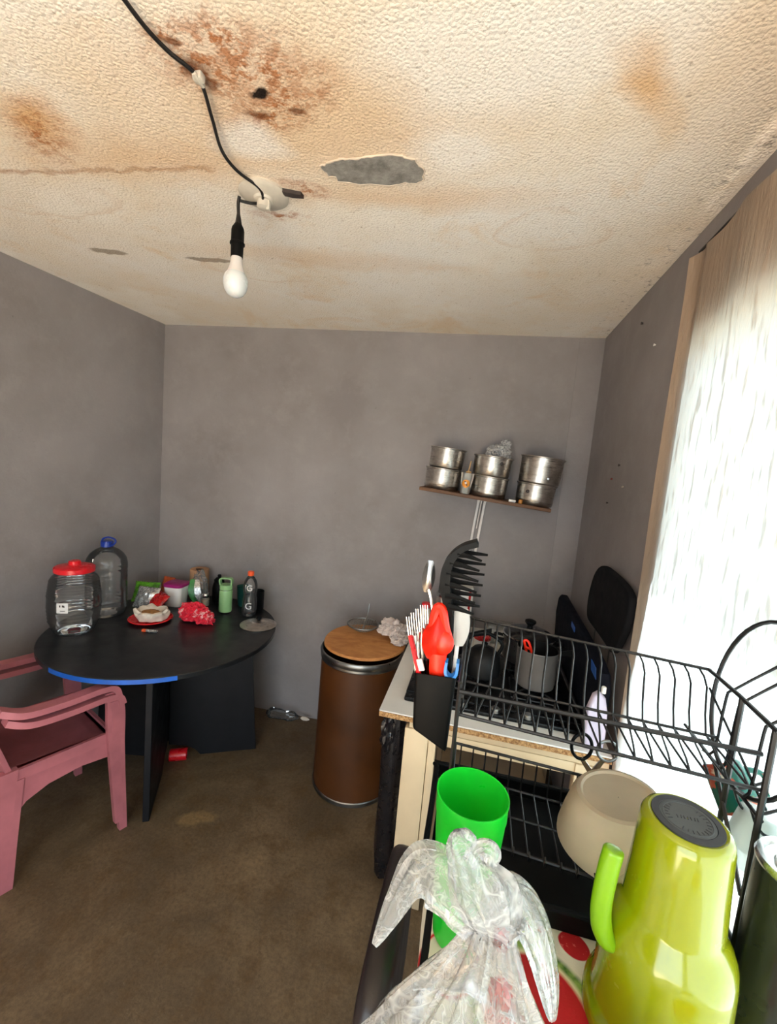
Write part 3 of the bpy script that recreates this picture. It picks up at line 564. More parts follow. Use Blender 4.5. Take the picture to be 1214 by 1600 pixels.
for i in range(-6, 7):
    d = i*.013; L = math.sqrt(.086**2-d*d)
    for s in (0, 1):
        p = [((d, k, .045-.04*(1-(d*d+k*k)/.0078)) if s else (k, d, .045-.04*(1-(d*d+k*k)/.0078))) for k in [L*(-1+2*q/10) for q in range(11)]]
        tube(bm, p, .0014, 4)
part('mesh', bm, 'steel', sv)
bm = B(); tube(bm, catmull([(.02, -.087, .046), (.022, -.07, .062), (.024, -.02, .11), (.024, .0, .165)], 5), .0035, 8); tube(bm, [(0.02, -.087, .045), (0.0, .088, .047)], .002, 6); part('handle', bm, 'steel', sv)
rg = thing('cleaning_rag', 'crumpled greyish white rag on the drum lid', 'rag', (-.385, 2.19, .805))
bm = B(); crumple(bm, (0, .01, .03), (.075, .06, .055), 21, 5, .38, 2.6, floor=-.02); crumple(bm, (.045, -.045, .0), (.05, .05, .035), 22, 4, .4, 3, floor=-.015); part('folds', bm, 'rag', rg, smooth=35)

fb = thing('crushed_bottle', 'crushed clear bottle lying on the floor at the back wall', 'bottle', (-1.10, 2.455, .036), (0, PI/2, .05))
bm = B(); lathe(bm, [(.001, -.105), (.028, -.105), (.033, -.09), (.032, -.03), (.026, .0), (.032, .03), (.030, .06), (.012, .09), (.012, .1)], 28, rf=lambda a, z: 1+.16*noise.noise(Vector((math.cos(a)*2, math.sin(a)*2, z*30))), cap0=False, cap1=False); part('bottle_body', bm, 'pet', fb, smooth=25)
bm = B(); lathe(bm, [(.0145, -.122), (.0155, -.12), (.0155, -.104), (.0145, -.103)], 18); part('cap', bm, 'cord', fb)
bm = B(); crumple(bm, (.01, .015, .135), (.012, .01, .03), 33, 3, .3, 3); part('label_scrap', bm, 'paper', fb)
rd = thing('red_tin', 'small red tin lying on the floor against a table leg panel', 'tin', (-1.475, 1.925, .033), (0, PI/2, .5))
bm = B(); lathe(bm, [(.026, -.045), (.031, -.042), (.031, .042), (.028, .045)], 28); part('can', bm, 'red', rd)
bm = B(); lathe(bm, [(.024, .044), (.027, .0465), (.020, .0465), (.018, .0445)], 28, cap0=False); part('end', bm, 'chrome', rd)

# ------------------------------------------------------------------ wall shelf with pots
SH = Vector((.015, 2.43, 1.590)); SR = Matrix.Rotation(.077, 3, 'Y')
def onshelf(dx, y, h=0): 
    p = SR @ Vector((dx, 0, h)); return (SH.x+p.x, y, SH.z+p.z)
sh = thing('wall_shelf', 'dark wooden shelf sloping to the right on the back wall', 'shelf', SH, (0, .077, 0))
bm = B(); box(bm, -.345, -.13, -.018, .345, .125, 0, .002); part('board', bm, 'shelfwood', sh)
bm = B(); box(bm, -.028, -.10, -.022, -.012, .128, -.018); box(bm, .006, -.10, -.022, .022, .128, -.018)
br = part('bracket_arm', bm, 'enamel', sh)
for x0 in (-.028, .008):
    bm = B(); box(bm, x0, .120, -.34, x0+.014, .128, -.018, .001); part('bracket_strip', bm, 'enamel', sh)
bm = B(); tube(bm, [(-.004, .10, -.025), (-.004, .124, -.2)], .004, 6); part('bracket_brace', bm, 'enamel', sh)
def pot(dx, y, z, r, h, label, knob=None, flare=1.03, foot=True):
    t = thing('aluminium_pot', label, 'pot', onshelf(dx, y, z), (0, .077, 0), 'aluminium pots on the wall shelf')
    pr = [(.001, .001), (r*.90, .001), (r*.96, .008)]
    if foot: pr += [(r*.975, .022), (r*.99, .026), (r*.975, .030)]
    pr += [(r*.985, h*.5), (r, h-.006), (r*1.055, h-.003), (r*1.06, h), (r*1.05, h+.002), (r*.985, h), (r*.965, h-.01), (r*.95, .012), (.001, .010)]
    b = B(); lathe(b, pr, 56, cap0=False, cap1=False); part('body', b, 'alu', t)
    if knob is not None:
        b = B(); lathe(b, [(.008, 0), (.009, .005), (.005, .012)], 14); bmesh.ops.rotate(b, verts=b.verts[:], matrix=Matrix.Rotation(PI/2, 3, 'X')); bmesh.ops.translate(b, verts=b.verts[:], vec=(knob[0], -math.sqrt(max(0, r*r-knob[0]**2))*.97, knob[1])); part('handle_stub', b, knob[2], t)
    return t
pot(-.240, 2.435, 0, .099, .115, 'aluminium pot, lower of the left stack on the wall shelf')
pot(-.236, 2.435, .117, .096, .112, 'aluminium pot, upper of the left stack on the wall shelf', None, foot=False)
pot(.020, 2.435, 0, .097, .112, 'aluminium pot, lower of the middle stack beside the clear cup')
pot(.016, 2.435, .114, .102, .108, 'aluminium pot carrying the crumpled bag, upper of the middle stack', (.045, .075, 'ink'), foot=False)
pot(.268, 2.435, 0, .100, .112, 'aluminium pot, lower of the right stack on the wall shelf', (-.05, .07, 'ink'))
pot(.273, 2.435, .114, .110, .142, 'tall dented aluminium pot on top of the right stack', (.028, .036, 'chrome'), foot=False)
fb2 = thing('crumpled_plastic_bag', 'crumpled clear bag sitting in the upper middle pot', 'plastic bag', onshelf(.035, 2.435, .19), (0, .077, 0))
bm = B(); crumple(bm, (0, 0, .048), (.068, .055, .06), 41, 5, .2, 2.4, floor=-.03); crumple(bm, (.03, 0, .105), (.03, .025, .028), 43, 4, .4, 3); part('film', bm, 'bagmilky', fb2, smooth=25)
sc = thing('plastic_cup', 'clear plastic cup with an orange round sticker on the shelf', 'cup', onshelf(-.103, 2.335), (0, .077, 0))
bm = B(); lathe(bm, [(.001, .002), (.024, .002), (.025, .004), (.036, .112), (.037, .113)], 32, cap0=False, cap1=False); part('body', bm, 'frosted', sc)
def disc_on(cx, cz, rad, r_at, mat, name, par, av, n=20):
    b = B(); pt = lambda px, pz: ((r_at(pz)+.0006)*math.cos(av+px/r_at(cz)), (r_at(pz)+.0006)*math.sin(av+px/r_at(cz)), pz)
    prev = None; c0 = b.verts.new(pt(cx, cz))
    for q in (.25, .5, .75, 1):
        ring = [b.verts.new(pt(cx+rad*q*math.cos(a), cz+rad*q*math.sin(a))) for a in ang(n)]
        for i in range(n):
            if prev: b.faces.new((prev[i], ring[i], ring[(i+1) % n], prev[(i+1) % n]))
            else: b.faces.new((c0, ring[i], ring[(i+1) % n]))
        prev = ring
    return part(name, b, mat, par)
rat = lambda z: .0248+.0112*(z-.004)/.108
k_ = disc_on(0, .056, .0215, rat, 'stickerorange', 'sticker', sc, -PI/2)
rat2 = lambda z: rat(z)+.0008
disc_on(-.002, .06, .006, rat2, 'stickerwhite', 'sticker_print', k_, -PI/2, 12); disc_on(.004, .05, .004, rat2, 'ink', 'sticker_print', k_, -PI/2, 12); disc_on(-.006, .066, .004, rat2, 'ink', 'sticker_print', k_, -PI/2, 10)
sp = thing('wooden_spoon', 'wooden spoon standing behind the stickered cup', 'spoon', onshelf(-.108, 2.395), (0, .077, 0))
bm = B(); tube(bm, [(0, 0, 0), (.004, 0, .12), (.008, .0, .18)], [.004, .0035, .003], 8); part('handle', bm, 'pine', sp)
bm = B(); crumple(bm, (.006, -.004, .118), (.016, .01, .008), 51, 2, .05); part('bowl', bm, 'pine', sp)
tl_ = thing('white_eraser', 'small white block lying on the shelf edge', 'block', onshelf(.148, 2.325), (0, .077, .1))
bm = B(); box(bm, -.018, -.008, 0, .018, .008, .014, .003); part('block', bm, 'whiteplastic', tl_)
tl2 = thing('amber_stub', 'small amber wooden stub beside the white block on the shelf', 'block', onshelf(.19, 2.32), (0, .077, .4))
bm = B(); lathe(bm, [(.009, 0), (.011, .002), (.010, .018), (.006, .022)], 14); part('stub', bm, 'amber', tl2)

# ------------------------------------------------------------------ white kitchen counter
CZ = .80
ct = thing('kitchen_counter', 'white laminated counter on cream frame under the wall shelf', 'counter', (.12, 2.0, 0))
bm = B(); box(bm, -.287, 1.492, CZ-.006, .528, 2.53, CZ, .0015, 1); part('laminate_top', bm, 'white', ct, False)
bm = B(); box(bm, -.286, 1.490, CZ-.024, .527, 2.53, CZ-.0062); part('chipboard_core', bm, 'chip', ct, False)
bm = B(); box(bm, -.17, 1.51, CZ-.056, .528, 1.53, CZ-.026, .002); part('upper_rail', bm, 'cream', ct, False)
bm = B(); box(bm, -.17, 1.512, CZ-.105, .528, 1.53, CZ-.059, .002); part('lower_rail', bm, 'cream', ct, False)
for x0, x1 in ((-.185, -.065), (.42, .528)):
    for y0 in (1.505, 2.40):
        bm = B(); box(bm, x0, y0, 0, x1-.03, y0+.045, CZ-.058 if y0 < 2 else CZ-.025, .003); box(bm, x1-.028, y0+.004, 0, x1, y0+.045, CZ-.058, .003); part('leg', bm, 'cream', ct, False)
bm = B(); box(bm, -.06, 1.56, .08, .50, 2.4, .10, .003); part('lower_shelf', bm, 'cream', ct, False)
tbg = thing('black_bin_bag', 'black plastic bag hanging under the left end of the counter', 'plastic bag', (-.235, 1.60, .02))  # its black also stands in for the cabinet's shaded side
bm = B(); lathe(bm, [(.002, .0), (.035, .01), (.046, .12), (.045, .4), (.05, .55), (.04, .66), (.03, .745)], 40, rf=lambda a, z: 1+.16*noise.noise(Vector((math.cos(a)*2.4, math.sin(a)*2.4, z*5)))); part('film', bm, 'trash', tbg, smooth=30)
bm = B(); crumple(bm, (-.022, -.03, .64), (.03, .025, .10), 61, 4, .35, 2.5); part('bag_flap', bm, 'trash', tbg, smooth=30)

hb = thing('gas_cooktop', 'black gas cooktop with wire grates on the white counter', 'cooktop', (.13, 1.9, CZ))
bm = B(); box(bm, -.21, 1.63, CZ, .462, 2.16, CZ+.022, .006); part('plate', bm, 'hob', hb, False)
bm = B(); box(bm, .455, 1.585, CZ+.0, .469, 2.17, CZ+.027, .003); part('side_trim', bm, 'steel', hb, False)
bm = B(); box(bm, -.21, 1.585, CZ, .455, 1.63, CZ+.018, .006); kp = part('control_panel', bm, 'hob', hb, False)
for x in (-.1, .02, .14, .26):
    bm = B(); lathe(bm, [(.018, CZ+.018), (.018, CZ+.03), (.014, CZ+.034)], 20, (x, 1.606, 0)); part('knob', bm, 'steel', hb, False)
BUR = [(-.07, 1.78), (-.07, 2.02), (.29, 1.79), (.29, 2.035)]
for x, y in BUR:
    bm = B(); lathe(bm, [(.045, CZ+.022), (.042, CZ+.032), (.03, CZ+.034), (.03, CZ+.042), (.026, CZ+.045)], 28, (x, y, 0)); part('burner', bm, 'black', hb, False)
    bm = B()
    for a in ang(4):
        a += PI/4; tube(bm, [(x+.11*math.cos(a), y+.11*math.sin(a), CZ+.022), (x+.105*math.cos(a), y+.105*math.sin(a), CZ+.052), (x+.03*math.cos(a), y+.03*math.sin(a), CZ+.052)], .004, 6)
    tube(bm, [(x+sx*.085, y+sy*.085, CZ+.036) for sx, sy in ((-1, -1), (1, -1), (1, 1), (-1, 1))], .004, 6, True); part('grate', bm, 'wire', hb, False)
GZ = CZ+.057
s1 = thing('saucepan', 'grey saucepan with a black inside on the front burner', 'pan', (.300, 1.812, GZ))
bm = B(); lathe(bm, [(.001, 0), (.070, 0), (.078, .006), (.081, .02), (.082, .155), (.084, .158), (.083, .160)], 48, cap0=False, cap1=False); part('body', bm, 'pan', s1)
bm = B(); lathe(bm, [(.083, .160), (.0795, .157), (.0785, .02), (.07, .006), (.001, .005)], 48, cap0=False, cap1=False); part('inside', bm, 'paninner', s1)
bm = B(); band(bm, [(.078, .01, .14), (.11, .02, .145), (.145, .03, .15)], (0, .3, 1), [.016, .02, .022], .012); part('handle', bm, 'black', s1)
s1b = thing('orange_ladle', 'orange loop handle of a utensil inside the grey saucepan', 'ladle', (.245, 1.80, GZ+.012))
bm = B(); tube(bm, catmull([(.012, .01, .115), (.000, .008, .155), (-.004, .008, .168), (.006, .006, .172), (.018, .0, .160), (.034, -.006, .112)], 5), .0055, 8); tube(bm, [(.004, .008, .143), (.024, -.002, .140)], .005, 6); part('loop', bm, 'redsil', s1b)
bm = B(); tube(bm, [(.022, .004, .118), (.05, .005, .03), (.052, .005, .0)], [.006, .005, .009], 8); part('stem', bm, 'black', s1b)
s2 = thing('lidded_pot', 'steel pot with a glass lid and black knob on the back burner', 'pot', (.292, 2.055, GZ))
bm = B(); lathe(bm, [(.10, 0), (.112, .008), (.115, .02), (.115, .108), (.119, .112), (.119, .116)], 56); part('body', bm, 'steel', s2)
bm = B(); lathe(bm, [(.121, .114), (.121, .122), (.115, .124)], 56, cap0=False, cap1=False); lid_ = part('lid_rim', bm, 'chrome', s2)
bm = B(); lathe(bm, [(.116, .122), (.10, .136), (.07, .148), (.03, .155), (.012, .156)], 48, cap0=False); part('lid_glass', bm, M('smoked_lid_glass', (34, 34, 36), .12, var=0), s2)
bm = B(); lathe(bm, [(.014, .154), (.012, .166), (.02, .174), (.026, .182), (.025, .190), (.014, .195)], 24); part('knob', bm, 'black', s2)
for sx in (-1, 1):
    bm = B(); tube(bm, catmull([(sx*.114, -.03, .09), (sx*.15, -.025, .094), (sx*.15, .025, .094), (sx*.114, .03, .09)], 5), .007, 8); part('side_handle', bm, 'black', s2)
s3 = thing('black_pan', 'black deep pan on the left back burner', 'pan', (-.10, 2.02, GZ))
bm = B(); lathe(bm, [(.09, 0), (.105, .01), (.12, .085), (.122, .088), (.117, .086), (.1, .012), (.001, .010)], 48, cap1=False); part('body', bm, 'paninner', s3)
bm = B(); band(bm, [(.112, .02, .075), (.16, .03, .09), (.22, .04, .105)], (0, .3, 1), [.02, .026, .03], .016); part('handle', bm, 'black', s3)
s4 = thing('black_kettle', 'black kettle on the left front burner behind the wire rack', 'kettle', (.085, 1.83, GZ-.005))
bm = B(); lathe(bm, [(.06, 0), (.074, .01), (.077, .04), (.068, .09), (.046, .115), (.02, .122), (.012, .128), (.013, .14), (.008, .144)], 40); part('body', bm, 'paninner', s4)
bm = B(); tube(bm, catmull([(-.06, 0, .10), (-.07, 0, .15), (0, 0, .185), (.07, 0, .15), (.06, 0, .10)], 6), .008, 8); part('handle', bm, 'black', s4)

# things along the back of the counter
def bottle(name, label, cat, loc, prof, mat, cap, capmat):
    t = thing(name, label, cat, loc)
    b = B(); lathe(b, prof, 28); part('body', b, mat, t)
    if cap: b = B(); lathe(b, cap, 24); part('cap', b, capmat, t)
    return t
bottle('sauce_bottle', 'small bottle with a red cap behind the forks', 'bottle', (-.235, 2.33, CZ), [(.028, 0), (.03, .01), (.03, .12), (.02, .14)], 'beige', [(.021, .14), (.024, .142), (.024, .165), (.02, .17)], 'red')
bottle('steel_canister', 'steel canister at the back of the counter', 'canister', (-.125, 2.42, CZ), [(.06, 0), (.062, .004), (.062, .20), (.06, .203)], 'alu', [(.064, .2), (.064, .214), (.05, .22)], 'chrome')
tg = thing('glass_tumbler', 'upturned glass tumbler on the steel canister', 'glass', (-.15, 2.42, CZ+.221))
bm = B(); lathe(bm, [(.030, 0), (.0265, .085), (.024, .088), (.001, .086)], 28, cap0=False, cap1=False); part('wall', bm, 'glass', tg)
bm = B(); lathe(bm, [(.0305, 0), (.0315, .006), (.0305, .012)], 28, cap0=False, cap1=False); part('rim', bm, 'steel', tg)
cn = thing('spice_carton', 'narrow red and white carton at the back of the counter', 'carton', (-.02, 2.42, CZ), (0, 0, .1))
bm = B(); box(bm, -.035, -.03, 0, .035, .03, .27, .002); part('box', bm, 'white', cn)
bm = B(); box(bm, -.0365, -.0315, .05, .0365, .0315, .09); part('band', bm, 'packred', cn)
bm = B(); box(bm, .012, -.032, .10, .024, -.029, .26); part('stripe', bm, 'packred', cn)
fc = thing('clear_food_box', 'clear plastic food box behind the lidded pot', 'container', (.20, 2.38, CZ))
bm = B(); box(bm, -.085, -.06, 0, .085, .06, .085, .008); part('box', bm, 'frosted', fc)
bm = B(); box(bm, -.09, -.065, .083, .09, .065, .096, .005); part('lid', bm, 'pet', fc)
bottle('red_tub', 'small red tub beside the clear food box', 'tub', (.09, 2.26, CZ), [(.038, 0), (.042, .04), (.042, .045)], 'white', [(.044, .044), (.044, .056), (.036, .06)], 'packred')

# dark case, hung pad, lilac pouch
nv = thing('navy_case', 'dark navy slab case standing on edge along the right wall', 'case', (.488, 1.98, CZ))
bm = B(); prism(bm, [(1.56, CZ), (2.40, CZ), (2.46, CZ+.20), (2.44, CZ+.28), (2.40, CZ+.305), (2.30, CZ+.30), (1.66, CZ+.27), (1.58, CZ+.25), (1.555, CZ+.20)], 'x', .474, .516, .012, 3); part('body', bm, 'navy', nv, False)
bm = B(); prism(bm, [(1.60, CZ+.215), (1.67, CZ+.22), (1.685, CZ+.255), (1.62, CZ+.25)], 'x', .4715, .4755); part('blue_patch', bm, 'bluepatch', nv, False)
bm = B(); prism(bm, [(1.99, CZ+.245), (2.06, CZ+.25), (2.06, CZ+.272), (1.99, CZ+.268)], 'x', .4715, .4755); part('blue_patch', bm, 'bluepatch', nv, False)
pd = thing('hanging_pad', 'black rounded padded panel hung on the right wall by the curtain', 'pad', (.545, 1.80, 1.23))
poly = catmull([(y, z, 0) for y, z in ((1.99, 1.345), (1.93, 1.372), (1.86, 1.377), (1.70, 1.372), (1.59, 1.353), (1.555, 1.31), (1.575, 1.22), (1.64, 1.12), (1.68, 1.095), (1.74, 1.098), (1.86, 1.10), (2.01, 1.10), (2.06, 1.125), (2.07, 1.2), (2.04, 1.29))], 4, True)
bm = B(); prism(bm, [(p.x, p.y) for p in poly], 'x', .528, .556, .009, 3); part('pad', bm, 'padblack', pd, False)
for y in (1.78, 2.0):
    bm = B(); tube(bm, [(.56, y, 1.15), (.56, y+.01, .98), (.565, y+.02, .84)], .003, 6); part('rod', bm, 'steel', pd, False)
lp = thing('lilac_pouch', 'pale lilac plastic pouch standing at the front corner of the counter', 'pouch', (.470, 1.525, CZ))
bm = B(); prism(bm, [(-.03, 0), (.03, 0), (.034, .06), (.03, .14), (.018, .19), (-.004, .21), (-.022, .195), (-.036, .14), (-.036, .06)], 'y', -.016, .016, .010, 3); part('body', bm, 'lilac', lp)
bm = B(); lathe(bm, [(.008, .205), (.008, .225), (.006, .228)], 14, (.01, 0, 0)); part('spout', bm, 'whiteplastic', lp)

# ------------------------------------------------------------------ foreground table, cloth, chair
FT = .976
ft = thing('side_table', 'narrow table under the fruit print tablecloth by the window', 'table', (.24, .3, 0))
bm = B(); box(bm, -.015, -.40, FT-.028, .505, .985, FT-.001, .003); part('tabletop', bm, 'panel', ft, False)
for x in (.0, .45):
    for y in (-.37, .92):
        bm = B(); box(bm, x, y, 0, x+.04, y+.04, FT-.027, .003); part('leg', bm, 'panel', ft, False)
tcl = thing('tablecloth', 'white tablecloth printed with red watermelon and strawberries', 'tablecloth', (0, 0, FT))
bm = B()
def clf(u, v):
    y = -.41+1.405*v; s = u*.62-.04
    x = s-.0185+.02; z = FT+.0015
    if s < 0: x = -.0195-.002*math.sin(y*40); z = FT+.0015+s*(1+.1*math.sin(y*22))
    return (x, y, z) if x < .512 else (.512, y, FT+.0015-(x-.512))
grid(bm, 62, 60, clf); part('cloth', bm, 'clothprint', tcl, False)
bch = thing('dark_chair', 'dark vinyl chair with a padded back tucked beside the tablecloth', 'chair', (.10, .62, 0))
bm = B(); prism(bm, catmull([(.80-.0, .70, 0), (.825, .82, 0), (.815, .92, 0), (.77, .962, 0), (.66, .972, 0), (.55, .962, 0), (.505, .92, 0), (.495, .82, 0), (.52, .70, 0), (.66, .68, 0)], 5, True) and [(p.x, p.y) for p in catmull([(.80, .70, 0), (.825, .82, 0), (.815, .92, 0), (.77, .962, 0), (.66, .972, 0), (.55, .962, 0), (.505, .92, 0), (.495, .82, 0), (.52, .70, 0), (.66, .68, 0)], 5, True)], 'x', -.100, -.050, .020, 4); part('backrest', bm, 'vinyl', bch, False)
bm = B(); box(bm, -.03, .46, .42, .36, .84, .47, .02, 3); part('seat', bm, 'vinyl', bch, False)
for x, y in ((-.075, .49), (-.075, .83)):
    bm = B(); tube(bm, catmull([(x, y, 0), (x-.005, y, .42), (x-.008, y+(.66-y)*.12, .74)], 6), .011, 10); part('leg', bm, 'wire', bch, False)
for x, y in ((.33, .49), (.33, .82)):
    bm = B(); tube(bm, [(x, y, 0), (x, y, .43)], .011, 10); part('leg', bm, 'wire', bch, False)
bm = B(); tube(bm, [(-.078, .49, .44), (.33, .49, .43)], .009, 8); tube(bm, [(-.078, .83, .44), (.33, .82, .43)], .009, 8); part('seat_frame', bm, 'wire', bch, False)

# ------------------------------------------------------------------ dish rack
TR = FT+.003
ty = thing('drip_tray', 'black plastic drip tray under the wire dish rack', 'tray', (.21, .82, TR))
bm = B(); box(bm, -.022, .695, TR, .455, .965, TR+.005, .002); part('tray_floor', bm, 'black', ty, False)
bm = B(); tube(bm, catmull([(-.015, .69, 0), (-.030, .705, 0), (-.032, .83, 0), (-.032, .95, 0), (-.018, .972, 0), (.21, .975, 0), (.44, .972, 0), (.460, .955, 0), (.462, .83, 0), (.460, .70, 0), (.44, .686, 0), (.21, .684, 0)], 4, True), .0055, 8, True)
bmesh.ops.translate(bm, verts=bm.verts[:], vec=(0, 0, TR+.036)); part('rim', bm, 'black', ty, False)
bm = B()
for a in ((-.034, .690, -.028, .970), (.456, .690, .462, .970), (-.03, .684, .46, .690), (-.03, .970, .46, .976)): box(bm, a[0], a[1], TR, a[2], a[3], TR+.036)
part('tray_wall', bm, 'black', ty, False)

dk = thing('dish_rack', 'two tier black wire dish rack standing on the drip tray', 'dish rack', (.22, .80, TR+.006))
def lerp(a, b, t): return Vector(a)+(Vector(b)-Vector(a))*t
def wire(name, pts, r, closed=False, sm=0):
    b = B(); tube(b, catmull(pts, sm, closed) if sm else pts, r, 6, closed); return part(name, b, 'wire', dk, False)
RIM = ((.006, .926, 1.400), (.446, .872, 1.390)); T1 = ((0, .834, 1.300), (.438, .800, 1.300)); T2 = ((0, .694, 1.350), (.432, .680, 1.350)); T3 = ((-.002, .711, 1.300), (.436, .673, 1.300))
wire('top_rail', RIM, .0030); wire('rear_rail', T1, .0026); wire('front_rail', T2, .0036); wire('front_rail', T3, .0028)
NW = 18
for i in range(NW):
    t = (i+.35)/NW; dt = 1/NW
    wire('plate_wire', [lerp(*RIM, t), lerp(*RIM, t)+Vector((0, -.022, -.007)), lerp(*RIM, t)+Vector((0, -.036, -.020)), lerp(*T1, t)+Vector((0, .012, .03)), lerp(*T1, t), lerp(*T3, t)], .0019)
    wire('cross_wire', [lerp(*T3, t), lerp(*T3, min(1, t+.25*dt))+Vector((0, .03, .004)), lerp(*T1, min(1, t+1.0*dt))], .0017)
ZB = TR+.007
for top in (((.006, .926, 1.400), (.002, .80, 1.392), (0, .694, 1.365)), ((.446, .872, 1.390), (.436, .76, 1.398), (.430, .655, 1.398))): wire('side_rail', top, .0036)
for x, y, z in ((0, .80, 1.392), (.0, .70, 1.366), (.435, .748, 1.398), (.430, .660, 1.398)): wire('leg', [(x, y, z), (x, y, ZB)], .0042)
LR = ((.004, .934, 1.10), (.44, .905, 1.10)); LB = ((.004, .930, 1.028), (.44, .903, 1.028)); LF = ((.004, .772, 1.028), (.44, .735, 1.028))
wire('lower_rim', LR, .003); wire('lower_rear_rail', LB, .0026); wire('lower_front_rail', LF, .0030); wire('lower_mid_rail', (lerp(LB[0], LF[0], .5), lerp(LB[1], LF[1], .5)), .0026)
wire('lower_side_rail', [LR[0], (.004, .80, 1.10), (.004, .772, 1.06), LF[0]], .003); wire('lower_side_rail', [LR[1], (.44, .78, 1.10), (.44, .745, 1.06), LF[1]], .003)
for i in range(16):
    t = (i+.5)/16; f_ = lerp(*LF, t); wire('lower_wire', [lerp(*LR, t), lerp(*LB, t), f_, f_+Vector((0, -.012, .002)), f_+Vector((0, -.014, .010)), f_+Vector((0, -.006, .014))], .0019)
for x in (.004, .44): wire('lower_foot', [(x, .93, 1.028), (x, .93, ZB)], .003); wire('lower_foot', [(x, .76, 1.028), (x, .76, ZB)], .003)
hc = Vector((.455, .742, 1.392))
wire('hoop', [hc+Vector((.018*math.sin(a), .115*math.cos(a), .134*math.sin(a))) for a in ang(40)], .0036, True)
for y, s in ((.80, 1), (.765, 1), (.70, 1)):
    wire('cup_hook', [(.425, y+.01, 1.268), (.438, y, 1.275), (.442, y, 1.372), (.452, y-.002, 1.392), (.514, y-.012, 1.458)], .0024, sm=3)
for y in (.79, .735, .69): wire('cup_hook', [(.436, y, 1.262), (.452, y, 1.228), (.472, y-.003, 1.222), (.506, y-.008, 1.246)], .0024, sm=3)
wire('hook_rail', [(.436, .90, 1.262), (.434, .66, 1.262)], .003); wire('side_brace', [(.446, .86, 1.36), (.436, .66, 1.28)], .0022); wire('side_brace', [(.436, .79, 1.262), (.428, .662, 1.14)], .0032)

m1 = thing('floral_mug', 'teal mug with painted flowers hanging from the rack', 'mug', (.472, .842, 1.235), (.5, 2.7, 0))
bm = B(); lathe(bm, [(.026, 0), (.030, .004), (.036, .072), (.0365, .075), (.034, .073), (.028, .008), (.001, .006)], 32, cap1=False); part('body', bm, 'floral', m1)
bm = B(); tube(bm, catmull([(-.032, 0, .06), (-.052, 0, .058), (-.054, 0, .03), (-.030, 0, .018)], 5), .005, 8); part('handle', bm, 'floral', m1)
m2 = thing('frosted_cup', 'pale frosted cup hanging upside down below the teal mug', 'cup', (.482, .735, 1.225), (PI-.1, .25, 0))
bm = B(); lathe(bm, [(.024, 0), (.027, .004), (.034, .082), (.035, .084), (.033, .082), (.0255, .006), (.001, .005)], 32, cap1=False); part('body', bm, 'frosted', m2)
m3 = thing('aqua_cup', 'small aqua cup hanging beside the rack front leg', 'cup', (.486, .66, 1.262), (PI, 0, 0))
bm = B(); lathe(bm, [(.020, 0), (.022, .003), (.026, .045), (.027, .046), (.0255, .045), (.021, .005), (.001, .004)], 28, cap1=False); part('body', bm, 'aqua', m3)

# ------------------------------------------------------------------ utensil holder and utensils
uh = thing('utensil_holder', 'black plastic utensil holder clipped to the left end of the rack', 'utensil holder', (-.045, .77, 1.28))
HX0, HX1, HY0, HY1, HT = -.083, -.008, .735, .798, 1.346
def hpoly(ins, top, b0, b1): return [(HX0+ins, top), (HX1-ins, top-.006+.012), (HX1-ins-.006, b1+ins), (HX0+ins+.006, b0+ins)]
bm = B()
o_ = [(HX0, HT), (HX1, HT+.004), (HX1-.004, 1.205), (HX0+.006, 1.238)]; q_ = [(x*(.94)-.0027, z if i < 2 else z+.003) for i, (x, z) in enumerate(o_)]
def ringv(poly, y): return [bm.verts.new((x, y, z)) for x, z in poly]
A, Bk = ringv(o_, HY0), ringv(o_, HY1); C_, D_ = ringv(q_, HY0+.003), ringv(q_, HY1-.003)
bm.faces.new(A); bm.faces.new(Bk[::-1]); bm.faces.new(C_[::-1]); bm.faces.new(D_)
for k in (1, 2, 3): bm.faces.new((A[k], Bk[k], Bk[(k+1) % 4], A[(k+1) % 4])); bm.faces.new((C_[k], C_[(k+1) % 4], D_[(k+1) % 4], D_[k]))
for a, b in ((A, C_), (Bk, D_)): bm.faces.new((a[0], a[1], b[1], b[0]))
bm.faces.new((A[0], Bk[0], D_[0], C_[0])); bm.faces.new((A[1], Bk[1], D_[1], C_[1]))
es = [e for e in bm.edges if (e.verts[0] in A and e.verts[1] in A) or (e.verts[0] in A and e.verts[1] in Bk) or (e.verts[0] in Bk and e.verts[1] in A)]
es = [e for e in es if max(v.co.z for v in e.verts) < 1.34 or abs(e.verts[0].co.z-e.verts[1].co.z) > .05]
bmesh.ops.bevel(bm, geom=es, offset=.007, segments=3, affect='EDGES', profile=.5)
part('box', bm, 'black', uh, False)
bm = B(); tube(bm, [(-.010, .775, 1.33), (.004, .775, 1.345), (.004, .775, 1.31)], .003, 6); tube(bm, [(.004, .74, 1.318), (.004, .80, 1.318)], .005, 8); part('clip', bm, 'wire', uh, False)

